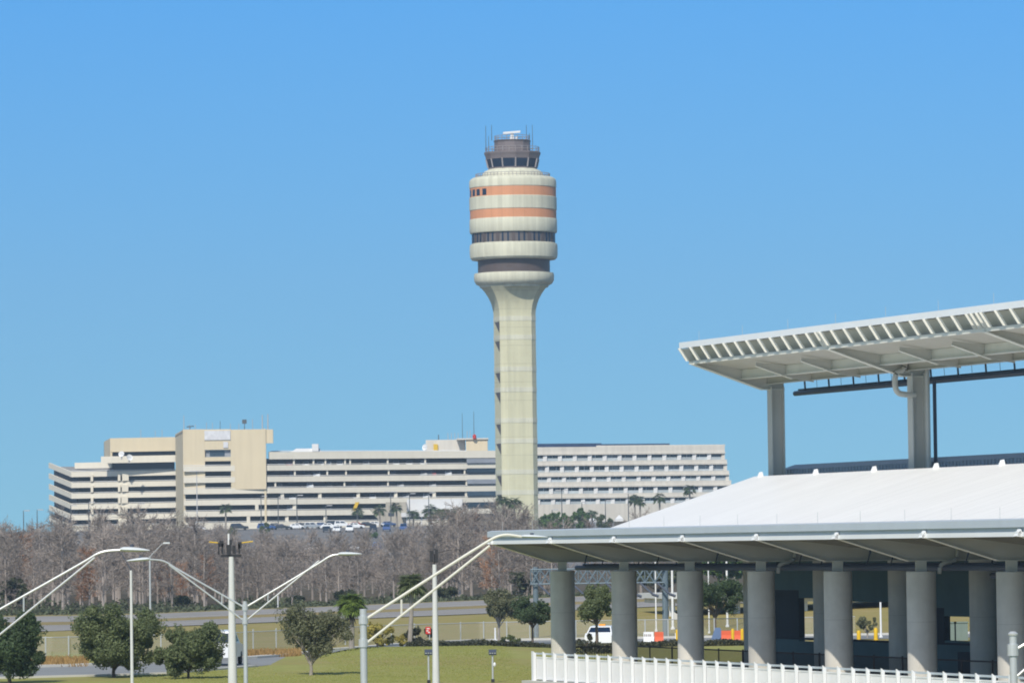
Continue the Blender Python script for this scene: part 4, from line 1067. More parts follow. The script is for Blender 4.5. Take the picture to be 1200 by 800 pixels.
q = MB(); X, Yy = xy(833, 318); q.ext([(X - .1, Yy, .05), (X + .8, Yy, .05), (X + .5, Yy + .2, .8), (X + .2, Yy + .2, .8)], (0, .3, 0)); one('covered_crate', 'tarp_blue', 'slanting blue-grey covered crate under the leaning oak', 'crate', q, (X, Yy, 0))
for x, lab in ((1110, 'grey-green utility cabinet seen through the low hall opening'), (1124, 'second grey-green utility cabinet, beside a leafy sprig')):
    X, Yy = xy(x, 306); q = MB(); q.box(X - .42, X + .42, Yy, Yy + .6, 0, 1.1); q.box(X - .46, X + .46, Yy - .05, Yy + .65, 1.1, 1.18); q.box(X - .01, X + .01, Yy - .012, Yy, .1, 1.0)
    one('utility_cabinet', mat('cabinet_green', (.17, .22, .20), .6), lab, 'cabinet', q, (X, Yy, 0), 'utility cabinets')
sg = thing('red_sign', 'small red sign with white lines on a short post by the dark shrub', 'sign', (*xy(501.5, 300), 0))
q = MB(); sightbox(q, 498.8, 504.6, 733.8, 742.4, 299.9, .03); pn = q.build('sign_panel', 'red_paint', sg)
q = MB(); sightbox(q, 500, 503.4, 735.5, 736.6, 299.89, .008); sightbox(q, 499.8, 502, 738, 739.2, 299.89, .008); sightbox(q, 501.6, 503.8, 739.8, 741, 299.89, .008); q.build('sign_marking', 'white_paint', pn)
q = MB(); X = xy(501.6, 300)[0]; q.tube([(X, 300, -.05), (X, 300, 1.3)], .03, 6); q.build('post', 'galvanised', sg)

# ------------------------------------------------------------------ overpass and gantry behind the station
ov = thing('overpass_bridge', 'pale concrete road overpass on slim piers behind the station', 'overpass', (*xy(830, 372), 0))
q = MB(); q.strip([xy(783, 364), xy(1350, 372)], P(820, 700.5, 366).z, P(820, 694.5, 366).z, 10); q.build('bridge_deck', 'pole_concrete', ov)
q = MB(); q.strip([xy(783, 365), xy(1350, 373)], P(820, 706, 366).z, P(820, 700.6, 366).z, 8); q.build('girder', 'column_concrete', ov)
for x, Y, w in ((786, 366, .22), (862, 367, .24), (940, 367.5, .3), (1165, 368, .3)):
    X, Yy = xy(x, Y); q = MB(); q.box(X - w, X + w, Yy, Yy + .8, gz(X, Yy) - .2, P(820, 706, 366).z); q.build('pier', 'pole_concrete', ov)
q = MB(); q.ext([P(789, 716, 362), P(798, 722, 362), P(798, 725, 362), P(788, 725, 362)], (0, 4, 0)); q.build('abutment', 'kerb', ov)
ga = thing('sign_gantry', 'grey steel sign gantry with a lattice beam between two posts', 'sign gantry', (*xy(700, 335), 0))
GY = 335
for x, yt, r_ in ((626.5, 664, .19), (778, 664, .22)):
    X = xy(x, GY)[0]; q = MB(); q.tube([(X, GY, -.1), (X, GY, P(x, yt, GY).z)], r_, 10); q.build('post', 'gantry_steel', ga, smooth=True)
xa, xb = P(622, 680, GY).x, P(778, 680, GY).x
zt, zb = P(700, 666, GY).z, P(700, 683, GY).z
q = MB()
for yy in (-.45, .45):
    for zz in (zt, zb): q.tube([(xa, GY + yy, zz), (xb, GY + yy, zz)], .06, 6)
q.build('chord', 'gantry_steel', ga)
q = MB(); n = 14
for i in range(n):
    x0, x1 = xa + (xb - xa) * i / n, xa + (xb - xa) * (i + 1) / n
    for yy in (-.45, .45):
        q.tube([(x0, GY + yy, zb if i % 2 else zt), (x1, GY + yy, zt if i % 2 else zb)], .045, 5)
        q.tube([(x0, GY + yy, zt if i % 2 else zb), (x1, GY + yy, zb if i % 2 else zt)], .045, 5)
        q.tube([(x0, GY + yy, zb), (x0, GY + yy, zt)], .03, 5)
    q.tube([(x0, GY - .45, zt), (x1, GY + .45, zt)], .03, 5)
q.build('lattice', 'gantry_steel', ga)
for i in range(8):
    x0 = xa + .5 + (xb - xa - 1) * i / 7; q = MB(); q.tube([(x0, GY - .45, zb), (x0 + .8, GY - 1.3, zb - .75)], .075, 5); q.tube([(x0 + .8, GY - 1.3, zb - .78), (x0 + 1.25, GY - 1.35, zb - .95)], .11, 6); q.build('lamp_bracket', 'pipe_dark', ga)


# ------------------------------------------------------------------ poles and lamps
def bez(pts, n=8):                 # rounds an arm through its corner
    out = [Vector(p) for p in pts]
    for _ in range(3):
        nw = [out[0]]
        for a_, b_ in zip(out, out[1:]): nw += [a_.lerp(b_, .25), a_.lerp(b_, .75)]
        nw.append(out[-1]); out = nw
    return out
def arm(t, Y, upper, lower, strut, head, mtl, r=.045, hs_=.12):
    q = MB(); q.tube(bez([P(x, y, Y) for x, y in upper]), r, 7); q.build('arm', mtl, t, smooth=True)
    q = MB(); q.tube([P(x, y, Y) for x, y in lower], r * .9, 7); q.build('brace', mtl, t, smooth=True)
    q = MB(); q.tube([P(x, y, Y) for x, y in strut], r * .75, 6); q.build('strut', mtl, t)
    if head:
        (x0, y0), (x1, y1) = head; a_, b_ = P(x0, y0, Y), P(x1, y1, Y); d = b_ - a_; up_ = Vector((0, 0, 1)); sd = Vector((0, 1, 0))
        q = MB(); prof = [(0, .5, .5), (.12, 1, .9), (.35, 1.15, 1), (.6, 1.0, .85), (.85, .6, .5), (1, .2, .2)]; k = 10; base_ = len(q.v)
        for u, w, h in prof:
            for j in range(k):
                g_ = 2 * math.pi * j / k; q.v.append(tuple(a_ + d * u + sd * (math.cos(g_) * hs_ * 1.4 * w) + up_ * (math.sin(g_) * hs_ * h * (.75 if math.sin(g_) > 0 else .55))))
        for i in range(len(prof) - 1):
            for j in range(k): q.f.append((i * k + j, i * k + (j + 1) % k, (i + 1) * k + (j + 1) % k, (i + 1) * k + j))
        q.f.append(tuple(range(k))); q.f.append(tuple(range((len(prof) - 1) * k, len(prof) * k)))
        hd = q.build('lamp_head', 'lamp_head', t, smooth=True)
        c = a_.lerp(b_, .4); q = MB(); q.lathe(c.x, c.y, [(.05, c.z + hs_ * .7), (.05, c.z + hs_ * 1.25), (.02, c.z + hs_ * 1.3)], 8); q.build('photocell', 'pipe_dark', hd)
def pole(t, x, Y, top, r0, r1, mtl, xt=None):
    X, Yy = xy(x, Y); q = MB(); zt_ = P(x, top, Y).z; z_ = gz(X, Yy)
    n = 20 if r0 > .1 else 12
    pt_ = P(x, top, Y); q.tube([(pt_.x, Yy, z_ - .1), (pt_.x, Yy, zt_)], [r0, r1], n); q.build('pole', mtl, t, smooth=True)
    return pt_
lg = 'street lamps in front of the lawn'
Y = 180; t = thing('street_lamp', 'twin-arm street lamp with both cobra heads, beside the thick concrete mast', 'street lamp', (*xy(287, Y), 0), lg)
pole(t, 287, Y, 704, .085, .07, 'galvanised')
arm(t, Y, [(286, 711), (205, 665), (192, 656), (174, 655)], [(286, 727), (198, 661.5)], [(260, 697), (260, 708)], [(175, 654.6), (148.5, 656.8)], 'galvanised', .035, .11)
arm(t, Y, [(288, 711), (372, 661), (388, 650), (398, 649.3)], [(288, 727), (374, 656.5)], [(314, 696), (314, 706)], [(396.5, 648.7), (424, 648.7)], 'galvanised', .035, .11)
for yy in (711, 727):
    p = P(287.2, yy, Y); q = MB(); q.tube([(p.x, p.y, p.z - .12), (p.x, p.y, p.z + .12)], .11, 12); q.build('clamp', 'galvanised', t)
Y = 120; t = thing('street_lamp', 'street lamp whose arm reaches in from outside the view with a long flat head', 'street lamp', (*xy(-62, Y), 0), lg)
pole(t, -62, Y, 735, .1, .085, 'galvanised')
arm(t, Y, [(-62, 748), (100, 657.5), (118, 645.5), (143, 644)], [(-62, 793), (111, 653)], [(27.8, 698), (27.8, 716)], [(141, 643.3), (175.5, 644.6)], 'galvanised', .03, .10)
t = thing('street_lamp', 'cream street lamp whose long double arm ends against the white canopy corner', 'street lamp', (*xy(425.5, Y), 0), lg)
pole(t, 425.5, Y, 713, .092, .085, 'galvanised')
arm(t, Y, [(427, 726), (566, 637), (588, 625), (612, 628.6)], [(427, 755), (574, 639)], [(470.5, 702), (470.5, 719)], [(611, 628), (642, 629)], 'lamp_cream', .036, .07)
for yy in (726, 753):
    p = P(425.8, yy, Y); q = MB(); q.tube([(p.x, p.y, p.z - .1), (p.x, p.y, p.z + .1)], .115, 14); q.build('clamp', 'galvanised', t)
Y = 110; t = thing('street_lamp', 'bright metal lamp post top with a clamp in front of the white railing', 'street lamp', (*xy(1187, Y), 0), lg)
p = pole(t, 1187, Y, 743, .095, .085, 'galvanised')
q = MB(); q.lathe(p.x, p.y, [(.11, p.z - .02), (.115, p.z + .02), (.06, p.z + .07)], 14); q.build('cap', 'galvanised', t, smooth=True)
q = MB(); c = P(1187, 761, Y); q.tube([(c.x, c.y, c.z - .13), (c.x, c.y, c.z + .13)], .125, 14); q.build('clamp', 'galvanised', t)
arm(t, Y, [(1188, 762), (1290, 700), (1315, 690), (1335, 690)], [(1188, 795), (1300, 699)], [(1240, 730), (1240, 748)], [(1335, 690), (1370, 691)], 'galvanised', .032, .075)
# masts with kit on top
Y = 200; t = thing('equipment_mast', 'thick pale concrete mast topped by black boxes on yellow arms', 'mast', (*xy(271, Y), 0))
p = pole(t, 271, Y, 652, .205, .105, 'pole_concrete')
for dx, w, z0_, h in ((-.36, .035, .12, .42), (-.40, .075, .42, .24), (-.10, .09, .10, .40), (-.02, .05, .5, .2), (.12, .06, .12, .34), (.33, .035, .12, .40), (.36, .07, .34, .26)):
    q = MB(); q.box(p.x + dx - w, p.x + dx + w, Y - .12, Y + .12, p.z + z0_, p.z + z0_ + h); q.build('equipment_box', 'black_kit', t)
q = MB(); q.box(p.x - .42, p.x + .42, Y - .06, Y + .06, p.z - .02, p.z + .09); q.tube([(p.x - .5, Y - .2, p.z + .1), (p.x - .5, Y - .2, p.z + .6)], .03, 6); q.build('cross_bracket', 'black_kit', t)
for s in (-1, 1):
    q = MB(); q.tube([(p.x + s * .36, Y, p.z + .56), (p.x + s * .9, Y, p.z + .62)], .026, 6); q.build('yellow_arm', 'yellow_paint', t)
q = MB(); q.tube([(p.x - .1, Y, p.z + .5), (p.x - .1, Y, p.z + .95)], .04, 6); q.build('lamp', 'white_paint', t)
Y = 210; t = thing('equipment_mast', 'slimmer pale concrete mast with two narrow black units, between lamp arm and hedge', 'mast', (*xy(509, Y), 0))
p = pole(t, 509.2, Y, 661, .165, .09, 'pole_concrete')
for dx, h in ((-.13, .5), (.09, .55)):
    q = MB(); q.box(p.x + dx - .07, p.x + dx + .07, Y - .1, Y + .1, p.z + .1, p.z + .1 + h); q.build('equipment_box', 'black_kit', t)
q = MB(); q.tube([(p.x, Y, p.z - .05), (p.x, Y, p.z + .45)], .04, 6); q.tube([(p.x + .1, Y, p.z + .5), (p.x + .75, Y, p.z + .62)], .012, 5); q.build('bracket', 'black_kit', t)
# slim poles
t = thing('slim_pole', 'slim pale pole with a thin dark arm rising before the broad oak', 'pole', (*xy(153.5, 215), 0)); p = pole(t, 153.5, 215, 668, .075, .055, 'pole_concrete')
q = MB(); q.tube([(p.x, 215, p.z), (p.x - .12, 215, p.z + .25), (p.x - .42, 215, p.z + .75)], .02, 5); q.build('arm', 'pipe_dark', t)
t = thing('slim_pole', 'thin grey pole with a slanting lamp arm rising above the broad oak crown', 'pole', (*xy(175.5, 330), 0)); p = pole(t, 175.5, 330, 652, .075, .06, 'galvanised')
q = MB(); q.tube([(p.x, 330, p.z), (p.x + .85, 330, p.z + .85), (p.x + 1.1, 330, p.z + .92)], .03, 5); q.build('arm', 'galvanised', t)
q = MB(); q.obox((p.x + 1.15, 330, p.z + .92), (.22, 0, 0), (0, .1, 0), (0, 0, .05)); q.build('lamp_head', 'lamp_head', t)
for x, Y, top, r_, lab in ((767, 345, 655, .055, 'thin white pole in front of the gantry lattice'), (786.5, 348, 660, .09, 'white pole next to the thick gantry post'), (829, 340, 650, .05, 'thin white pole seen through the oak between columns'), (850.5, 350, 640, .08, 'white pole crossing the overpass deck'), (578.5, 322, 735, .07, 'short white post beside the pale-trunked young tree'), (1030, 318, 690, .07, 'white pole seen through the wide hall opening'), (939, 318, 690, .09, 'white pole seen through the first narrow hall opening'), (324.5, 470, 697, .06, 'short pole at the edge of the far highway')):
    X, Yy = xy(x, Y); z_ = gz(X, Yy); p = P(x, top, Y); q = MB(); q.tube([(X, Yy, z_ - .1), (X, Yy, p.z)], [r_, r_ * .8], 8); q.lathe(X, Yy, [(r_ * 1.8, z_), (r_ * 1.8, z_ + .12), (r_, z_ + .14)], 8)
    one('slim_pole', 'white_paint', lab, 'pole', q, (X, Yy, z_))
# parking-lot lamps near the terminal
pl = [(231, 552, 'tall lot lamp with a broad four-head top before the blank block', 4), (306, 581, 'lot lamp under the outer corner of the blank block', 1), (326, 582, 'lot lamp at the first lower garage pillar', 1), (348, 580, 'lot lamp at the second lower garage pillar', 1), (382, 592, 'short lot lamp by the lowest garage deck', 1), (458, 576, 'lot lamp standing before the stair tower', 2), (480, 578, 'lot lamp against the white kiosk wall', 1), (502.5, 577, 'dark lot lamp just past the kiosk', 1), (647, 597, 'short lot lamp at the tower side of the hotel', 1), (658.5, 574, 'tall lot lamp before the second hotel bay', 2), (682, 588, 'lot lamp before the third hotel bay', 1), (709.5, 586, 'lot lamp above the pale bushy tree', 1), (736.5, 578, 'lot lamp beside the close pair of palms', 1), (83, 592, 'lot lamp at the ramp end of the garage', 1), (104, 588, 'lot lamp before the ramp corner of the garage', 1), (162, 590, 'lot lamp below the satellite dishes', 1), (27.5, 598, 'lot lamp alone against the sky, farther from the garage', 1), (43.5, 597, 'lot lamp against the sky, nearer the garage', 1)]
for x, top, lab, hd in pl:
    Y = 1222 if x != 231 else 1150
    X, Yy = xy(x, Y); z_ = gz(X, Yy); zt_ = P(x, top, Y).z; t = thing('lot_lamp', lab, 'lamp post', (X, Yy, z_), 'lamp posts near the terminal')
    q = MB(); q.tube([(X, Yy, z_ - .1), (X, Yy, zt_)], [.16, .10], 6); q.build('pole', 'antenna_dark' if x != 231 else 'antenna_grey', t)
    for k in range(hd):
        a_ = 2 * math.pi * k / hd; q = MB(); q.obox((X + math.cos(a_) * .9, Yy + math.sin(a_) * .9, zt_), (math.cos(a_) * .7, math.sin(a_) * .7, 0), (-math.sin(a_) * .25, math.cos(a_) * .25, 0), (0, 0, .1)); q.build('lamp_head', 'antenna_grey', t)
# solar path lights on the lawn
for x, lab in ((500, 'solar lawn light with a dark tilted panel beside the slim concrete mast'), (575, 'solar lawn light with a white knob, nearer the white railing')):
    Y = 226; X, Yy = xy(x, Y); z_ = gz(X, Yy); zt_ = P(x, 765, Y).z; t = thing('solar_light', lab, 'lawn light', (X, Yy, z_), 'solar lights on the lawn')
    q = MB(); q.tube([(X, Yy, z_), (X, Yy, zt_)], .045, 8); q.build('pole', 'galvanised', t)
    q = MB(); q.obox((X, Yy, zt_ + .05), (.18, 0, 0), (0, .14, .06), (0, -.03, .07)); h_ = q.build('panel', 'pipe_dark', t)
    q = MB(); 
    for k in range(3): q.obox((X - .11 + .11 * k, Yy - .145, zt_ + .03), (.035, 0, 0), (0, .012, 0), (0, 0, .035))
    q.build('cell', 'galvanised', h_)
    q = MB(); q.box(X - .08, X + .08, Yy - .08, Yy + .08, z_, z_ + .16); q.build('base', 'black_kit', t)
    if x == 575: q = MB(); q.lathe(X + .09, Yy - .02, [(.02, zt_ - .62), (.06, zt_ - .56), (.06, zt_ - .48), (.02, zt_ - .42)], 10); q.build('knob', 'white_paint', t)

# ------------------------------------------------------------------ the station
p1 = P(659, 668, 246); SP = Vector((p1.x, 246))
TH = math.atan(1950 / FPX)
UN = Vector((math.sin(TH), -math.cos(TH)))          # along the colonnade towards the viewer
IN = Vector((math.cos(TH), math.sin(TH)))           # into the building
BAY = 9.0; NB = 9
E = EYE.z
def S(u, w, z): q = SP + UN * u + IN * w; return Vector((q.x, q.y, z))
def sext(q, prof, u0, u1):                           # a profile in (w, z) run along the building
    q.hexa([S(u0, w, z) for w, z in prof], [S(u1, w, z) for w, z in prof])
def plate(q, prof, u, th):
    sext(q, prof, u - th / 2, u + th / 2)
UE = BAY * (NB - 1) + 2
zcol = E - 1.28; zbr = E - .86
pc_ = thing('platform_canopy', 'low white station canopy on thick round concrete columns', 'canopy', tuple(S(0, 0, 0)))
for k in range(NB):
    q = MB(); c = S(k * BAY, 0, 0); q.lathe(c.x, c.y, [(.62, 0), (.62, zcol - .03), (.59, zcol)], 40); col_ = q.build('column', 'column_concrete', pc_, smooth=True)
    q = MB(); q.box(c.x - .22, c.x + .22, c.y - .22, c.y + .22, zcol, zbr + .02); q.build('steel_stub', 'steel_paint', col_)
    q = MB(); plate(q, [(-3.7, E + .12), (-3.7, E + .26), (10.5, E + .26), (10.5, zbr + .1), (1.2, zbr + .03), (-.6, zbr + .03)], k * BAY, .06)
    br = q.build('bracket', 'steel_paint', pc_)
    q = MB(); plate(q, [(-3.72, E + .09), (-3.72, E + .125), (-.6, zbr + .035), (10.5, zbr + .035), (10.5, zbr), (-.6, zbr)], k * BAY, .34); q.build('bracket_flange', 'steel_light', br)
    q = MB(); cc = S(k * BAY, -3.83, E + .2); q.obox(cc, IN.to_3d() * .09, UN.to_3d() * .14, (0, 0, .1)); q.hexa([S(k * BAY - .14, -3.98, E + .12), S(k * BAY + .14, -3.98, E + .12), S(k * BAY + .14, -3.74, E + .12), S(k * BAY - .14, -3.74, E + .12)], [S(k * BAY - .14, -3.78, E + .4), S(k * BAY + .14, -3.78, E + .4), S(k * BAY + .14, -3.74, E + .4), S(k * BAY - .14, -3.74, E + .4)]); q.build('bracket_end', 'fascia_white', br)
    if k < NB - 1:
        for j in (1, 2):
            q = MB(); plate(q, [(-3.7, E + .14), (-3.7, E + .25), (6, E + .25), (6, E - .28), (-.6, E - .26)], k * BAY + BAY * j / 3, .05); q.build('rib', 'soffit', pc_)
q = MB(); sext(q, [(-3.76, E + .10), (-3.76, E + .28), (-3.62, E + .28), (-3.62, E + .10)], -.35, UE); q.build('edge_beam', 'fascia_white', pc_)
q = MB(); sext(q, [(-3.70, E + .281), (-3.70, E + .455), (2.6, E + .455), (2.6, E + .281)], -.3, UE); q.build('roof_slab', 'fascia_grey', pc_)
q = MB(); sext(q, [(-3.84, E + .456), (-3.84, E + .74), (-3.6, E + .78), (2.8, E + .86), (2.8, E + .456)], -.4, UE); q.build('roof_fascia', 'fascia_grey', pc_)
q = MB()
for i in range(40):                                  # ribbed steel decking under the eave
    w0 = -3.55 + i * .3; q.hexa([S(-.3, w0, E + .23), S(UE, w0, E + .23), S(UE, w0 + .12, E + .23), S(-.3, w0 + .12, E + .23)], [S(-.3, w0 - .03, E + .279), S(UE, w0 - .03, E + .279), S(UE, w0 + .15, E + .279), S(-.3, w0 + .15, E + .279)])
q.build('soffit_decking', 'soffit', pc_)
q = MB()
sext(q, [(2.8, E + .5), (2.8, E + .865), (10.7, E + 3.4), (10.7, E + 3.0)], -.45, UE)
q.build('white_roof', 'membrane', pc_)
for i in range(9):
    u = 0.6 + i * BAY * .82
    q = MB(); q.hexa([S(u - .09, 10.4, E + 3.25), S(u + .09, 10.4, E + 3.25), S(u + .09, 10.75, E + 3.35), S(u - .09, 10.75, E + 3.35)], [S(u - .05, 10.55, E + 3.60), S(u + .05, 10.55, E + 3.60), S(u + .05, 10.7, E + 3.62), S(u - .05, 10.7, E + 3.62)])
    q.build('roof_anchor', 'fascia_white', pc_)
for i in range(16):
    u = .4 + i * 4.6; q = MB(); q.tube([S(u, -3.3, E + .74), S(u, -3.3, E + 1.25)], .008, 4); q.build('lightning_rod', 'galvanised', pc_)
# services hung under the canopy
q = MB(); q.tube([S(-.9, 1.1, E - 1.15), S(UE, 1.1, E - 1.15)], .13, 10); q.tube([S(-.6, 1.35, E - 1.0), S(UE, 1.35, E - 1.0)], .06, 8); sp_ = q.build('service_pipe', 'pipe_dark', pc_, smooth=True)
for i in range(30):
    q = MB(); u = .2 + i * 2.6; q.tube([S(u, 1.1, E - 1.1), S(u + .45, 1.1, E - .5), S(u + .45, 1.1, E + .25)], .05, 5); q.build('pipe_hanger', 'pipe_dark', sp_)
for k in (3, 5, 6):
    u = k * BAY; q = MB(); q.tube(bez([S(u + .2, 1.6, E - .1), S(u + .2, 1.6, E - .9), S(u + .2, .8, E - .95), S(u + .2, .75, E - 1.4)]), .09, 8); q.build('drain_pipe', 'steel_paint', pc_, smooth=True)
q = MB(); q.tube([S(45.5, 3.0, E - 1.5), S(51.5, 3.0, E - 1.5)], .12, 10); q.build('sprinkler_main', 'pipe_dark', pc_); q = MB(); q.tube([S(51.5, 3.0, E - 1.5), S(53, 3.0, E - 1.5)], .125, 10); q.build('sprinkler_end', 'pipe_red', pc_)

# hall behind the colonnade
hall = thing('station_hall', 'dark teal station hall with square openings behind the colonnade', 'station hall', tuple(S(20, 9, 0)))
for k in range(NB):
    q = MB(); c = S(k * BAY, 6.9, 0); q.lathe(c.x, c.y, [(.62, .0), (.62, E + .2)], 32); q.build('inner_column', 'column_concrete', hall, smooth=True)
WW = 10.4
def u_at(px):                                        # where the wall plane meets a sight line
    lo_, hi_ = -40.0, 150.0
    for _ in range(60):
        md = (lo_ + hi_) / 2; q = S(md, WW, E); d = q - EYE; x_ = 600 + FPX * d.dot(_R) / d.dot(_F)
        if x_ < px: lo_ = md
        else: hi_ = md
    return lo_
def z_at(px, py): 
    u = u_at(px); return P(px, py, S(u, WW, 0).y).z
ops = [(935, 968, 700.5, 751.5), (990, 1062, 705, 751), (1105, 1138, 722, 750.5), (1157, 1196, 719, 745)]
us = u_at(884); cur = us
def wseg(u0, u1, za_, zb_, mtl='hall_wall', name='wall'):
    if u1 - u0 < .01: return
    q = MB(); sext(q, [(WW, za_), (WW, zb_), (WW + .3, zb_), (WW + .3, za_)], u0, u1); q.build(name, mtl, hall)
for i, (xa_, xb_, ya, yb) in enumerate(ops):
    a_, b_ = u_at(xa_), u_at(xb_)
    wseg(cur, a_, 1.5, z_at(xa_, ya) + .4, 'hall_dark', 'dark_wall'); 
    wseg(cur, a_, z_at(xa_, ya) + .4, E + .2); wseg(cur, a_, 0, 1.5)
    wseg(a_, b_, z_at((xa_ + xb_) / 2, ya), E + .2); wseg(a_, b_, 0, z_at((xa_ + xb_) / 2, yb))
    cur = b_
wseg(cur, UE, 0, E + .2)
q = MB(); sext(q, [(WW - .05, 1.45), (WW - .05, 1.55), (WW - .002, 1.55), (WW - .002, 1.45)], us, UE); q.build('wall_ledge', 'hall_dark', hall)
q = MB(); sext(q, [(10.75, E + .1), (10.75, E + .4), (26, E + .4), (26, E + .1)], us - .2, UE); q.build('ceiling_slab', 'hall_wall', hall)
q = MB(); sext(q, [(12.6, E + 3.2), (12.6, E + 3.75), (13.4, E + 4.0), (24, E + 4.0), (24, E + 3.2)], -1.6, UE); q.build('rear_roof', 'roof_grey', hall)
q = MB()
for i in range(190):
    u = -1.5 + i * .4; q.hexa([S(u, 12.55, E + 3.2), S(u + .16, 12.55, E + 3.2), S(u + .16, 12.62, E + 3.2), S(u, 12.62, E + 3.2)], [S(u, 12.55, E + 3.75), S(u + .16, 12.55, E + 3.75), S(u + .16, 12.62, E + 3.75), S(u, 12.62, E + 3.75)])
q.build('roof_corrugation', 'roof_grey', hall)
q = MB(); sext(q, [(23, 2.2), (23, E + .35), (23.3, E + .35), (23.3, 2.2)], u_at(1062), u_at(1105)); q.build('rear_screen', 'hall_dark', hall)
for u, w, n_ in ((31, 8.2, 'bench'), ):
    q = MB(); q.hexa([S(30, 8.3, 0), S(36, 8.3, 0), S(36, 9.2, 0), S(30, 9.2, 0)], [S(30, 8.3, 1.25), S(36, 8.3, 1.25), S(36, 9.2, 1.25), S(30, 9.2, 1.25)]); q.build('counter', 'hall_dark', hall)

# high canopy
hc = thing('high_canopy', 'tall cantilevered steel canopy with a louvred edge above the white roof', 'canopy', tuple(S(0, 11.76, E + 3)))
UH = 78
for k in range(0, 10, 2):
    u = k * BAY; q = MB()
    a_, b_ = .33, .30                                  # H section
    for ww in (-a_, a_): q.hexa([S(u - b_, 11.76 + ww - .03, E + 2.6), S(u + b_, 11.76 + ww - .03, E + 2.6), S(u + b_, 11.76 + ww + .03, E + 2.6), S(u - b_, 11.76 + ww + .03, E + 2.6)], [S(u - b_, 11.76 + ww - .03, E + 8.0), S(u + b_, 11.76 + ww - .03, E + 8.0), S(u + b_, 11.76 + ww + .03, E + 8.0), S(u - b_, 11.76 + ww + .03, E + 8.0)])
    q.hexa([S(u - .05, 11.76 - a_ + .03, E + 2.6), S(u + .05, 11.76 - a_ + .03, E + 2.6), S(u + .05, 11.76 + a_ - .03, E + 2.6), S(u - .05, 11.76 + a_ - .03, E + 2.6)], [S(u - .05, 11.76 - a_ + .03, E + 8.0), S(u + .05, 11.76 - a_ + .03, E + 8.0), S(u + .05, 11.76 + a_ - .03, E + 8.0), S(u - .05, 11.76 + a_ - .03, E + 8.0)])
    q.build('column', 'steel_paint', hc)
    q = MB(); plate(q, [(7.2, E + 9.16), (7.2, E + 9.3), (11.4, E + 8.95), (12.2, E + 8.9), (12.2, E + 7.86), (11.0, E + 7.86)], u, .06); br = q.build('bracket', 'steel_paint', hc)
    q = MB(); plate(q, [(7.18, E + 9.12), (7.18, E + 9.165), (11.0, E + 7.865), (12.2, E + 7.865), (12.2, E + 7.82), (11.0, E + 7.82)], u, .36); q.build('bracket_flange', 'steel_light', br)
    q = MB(); q.hexa([S(u - .02, 6.75, E + 9.97), S(u + .02, 6.75, E + 9.97), S(u + .02, 12.5, E + 9.6), S(u - .02, 12.5, E + 9.6)], [S(u - .02, 6.75, E + 10.0), S(u + .02, 6.75, E + 10.0), S(u + .02, 12.5, E + 10.0), S(u - .02, 12.5, E + 10.0)]); q.build('roof_rib', 'steel_paint', hc)
    if k < 8:
        for j in (1, 2):
            uu = u + 18 * j / 3; q = MB(); plate(q, [(8.3, E + 8.83), (8.3, E + 9.0), (11.4, E + 8.7), (11.4, E + 8.0), (10.2, E + 8.2)], uu, .05); rb = q.build('rib', 'steel_paint', hc)
            q = MB(); plate(q, [(8.28, E + 8.79), (8.28, E + 8.832), (10.2, E + 8.202), (10.2, E + 8.16)], uu, .22); q.build('rib_flange', 'steel_light', rb)
q = MB(); sext(q, [(6.70, E + 9.97), (6.70, E + 10.27), (7.0, E + 10.30), (16, E + 10.3), (16, E + 10.02), (7.0, E + 10.02)], -.55, UH); q.build('roof', 'fascia_white', hc)
q = MB(); sext(q, [(7.2, E + 9.15), (7.2, E + 9.31), (7.36, E + 9.31), (7.36, E + 9.15)], -.5, UH); q.build('edge_beam', 'steel_light', hc)
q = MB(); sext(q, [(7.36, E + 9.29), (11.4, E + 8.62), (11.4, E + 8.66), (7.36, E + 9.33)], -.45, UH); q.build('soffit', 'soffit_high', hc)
q = MB(); sext(q, [(7.55, E + 9.34), (7.25, E + 9.99), (7.3, E + 9.99), (7.6, E + 9.34)], -.5, UH); q.build('louvre_backing', 'soffit_high', hc)
q = MB(); sext(q, [(6.86, E + 9.962), (7.16, E + 9.32), (7.62, E + 9.32), (7.62, E + 9.962)], -.56, -.515); q.build('end_plate', 'steel_light', hc)
q = MB(); sext(q, [(9.9, E + 8.40), (9.9, E + 8.86), (10.12, E + 8.83), (10.12, E + 8.40)], -.4, UH); sext(q, [(9.78, E + 8.36), (9.78, E + 8.40), (10.24, E + 8.40), (10.24, E + 8.36)], -.4, UH); q.build('purlin', 'steel_light', hc)
q = MB(); sext(q, [(11.3, E + 8.14), (11.3, E + 8.9), (11.42, E + 8.9), (11.42, E + 8.14)], -.4, UH); sext(q, [(11.2, E + 8.10), (11.2, E + 8.138), (11.5, E + 8.138), (11.5, E + 8.10)], -.4, UH); q.build('main_beam', 'steel_paint', hc)
u = -.45; i = 0; lst = []
while u < UH:
    lst.append(u); u += 1.55
for k in (2, 4, 6, 8): lst += [k * BAY - .28, k * BAY + .28]
for u in lst:
    q = MB(); plate(q, [(6.58, E + 9.968), (7.02, E + 9.31), (7.24, E + 9.31), (6.80, E + 9.968)], u, .05); q.build('louvre_fin', 'steel_light', hc)
for i in range(14):
    u = 1 + i * 6.0; q = MB(); q.tube([S(u, 7.2, E + 10.3), S(u, 7.2, E + 10.8)], .008, 4); q.build('lightning_rod', 'galvanised', hc)
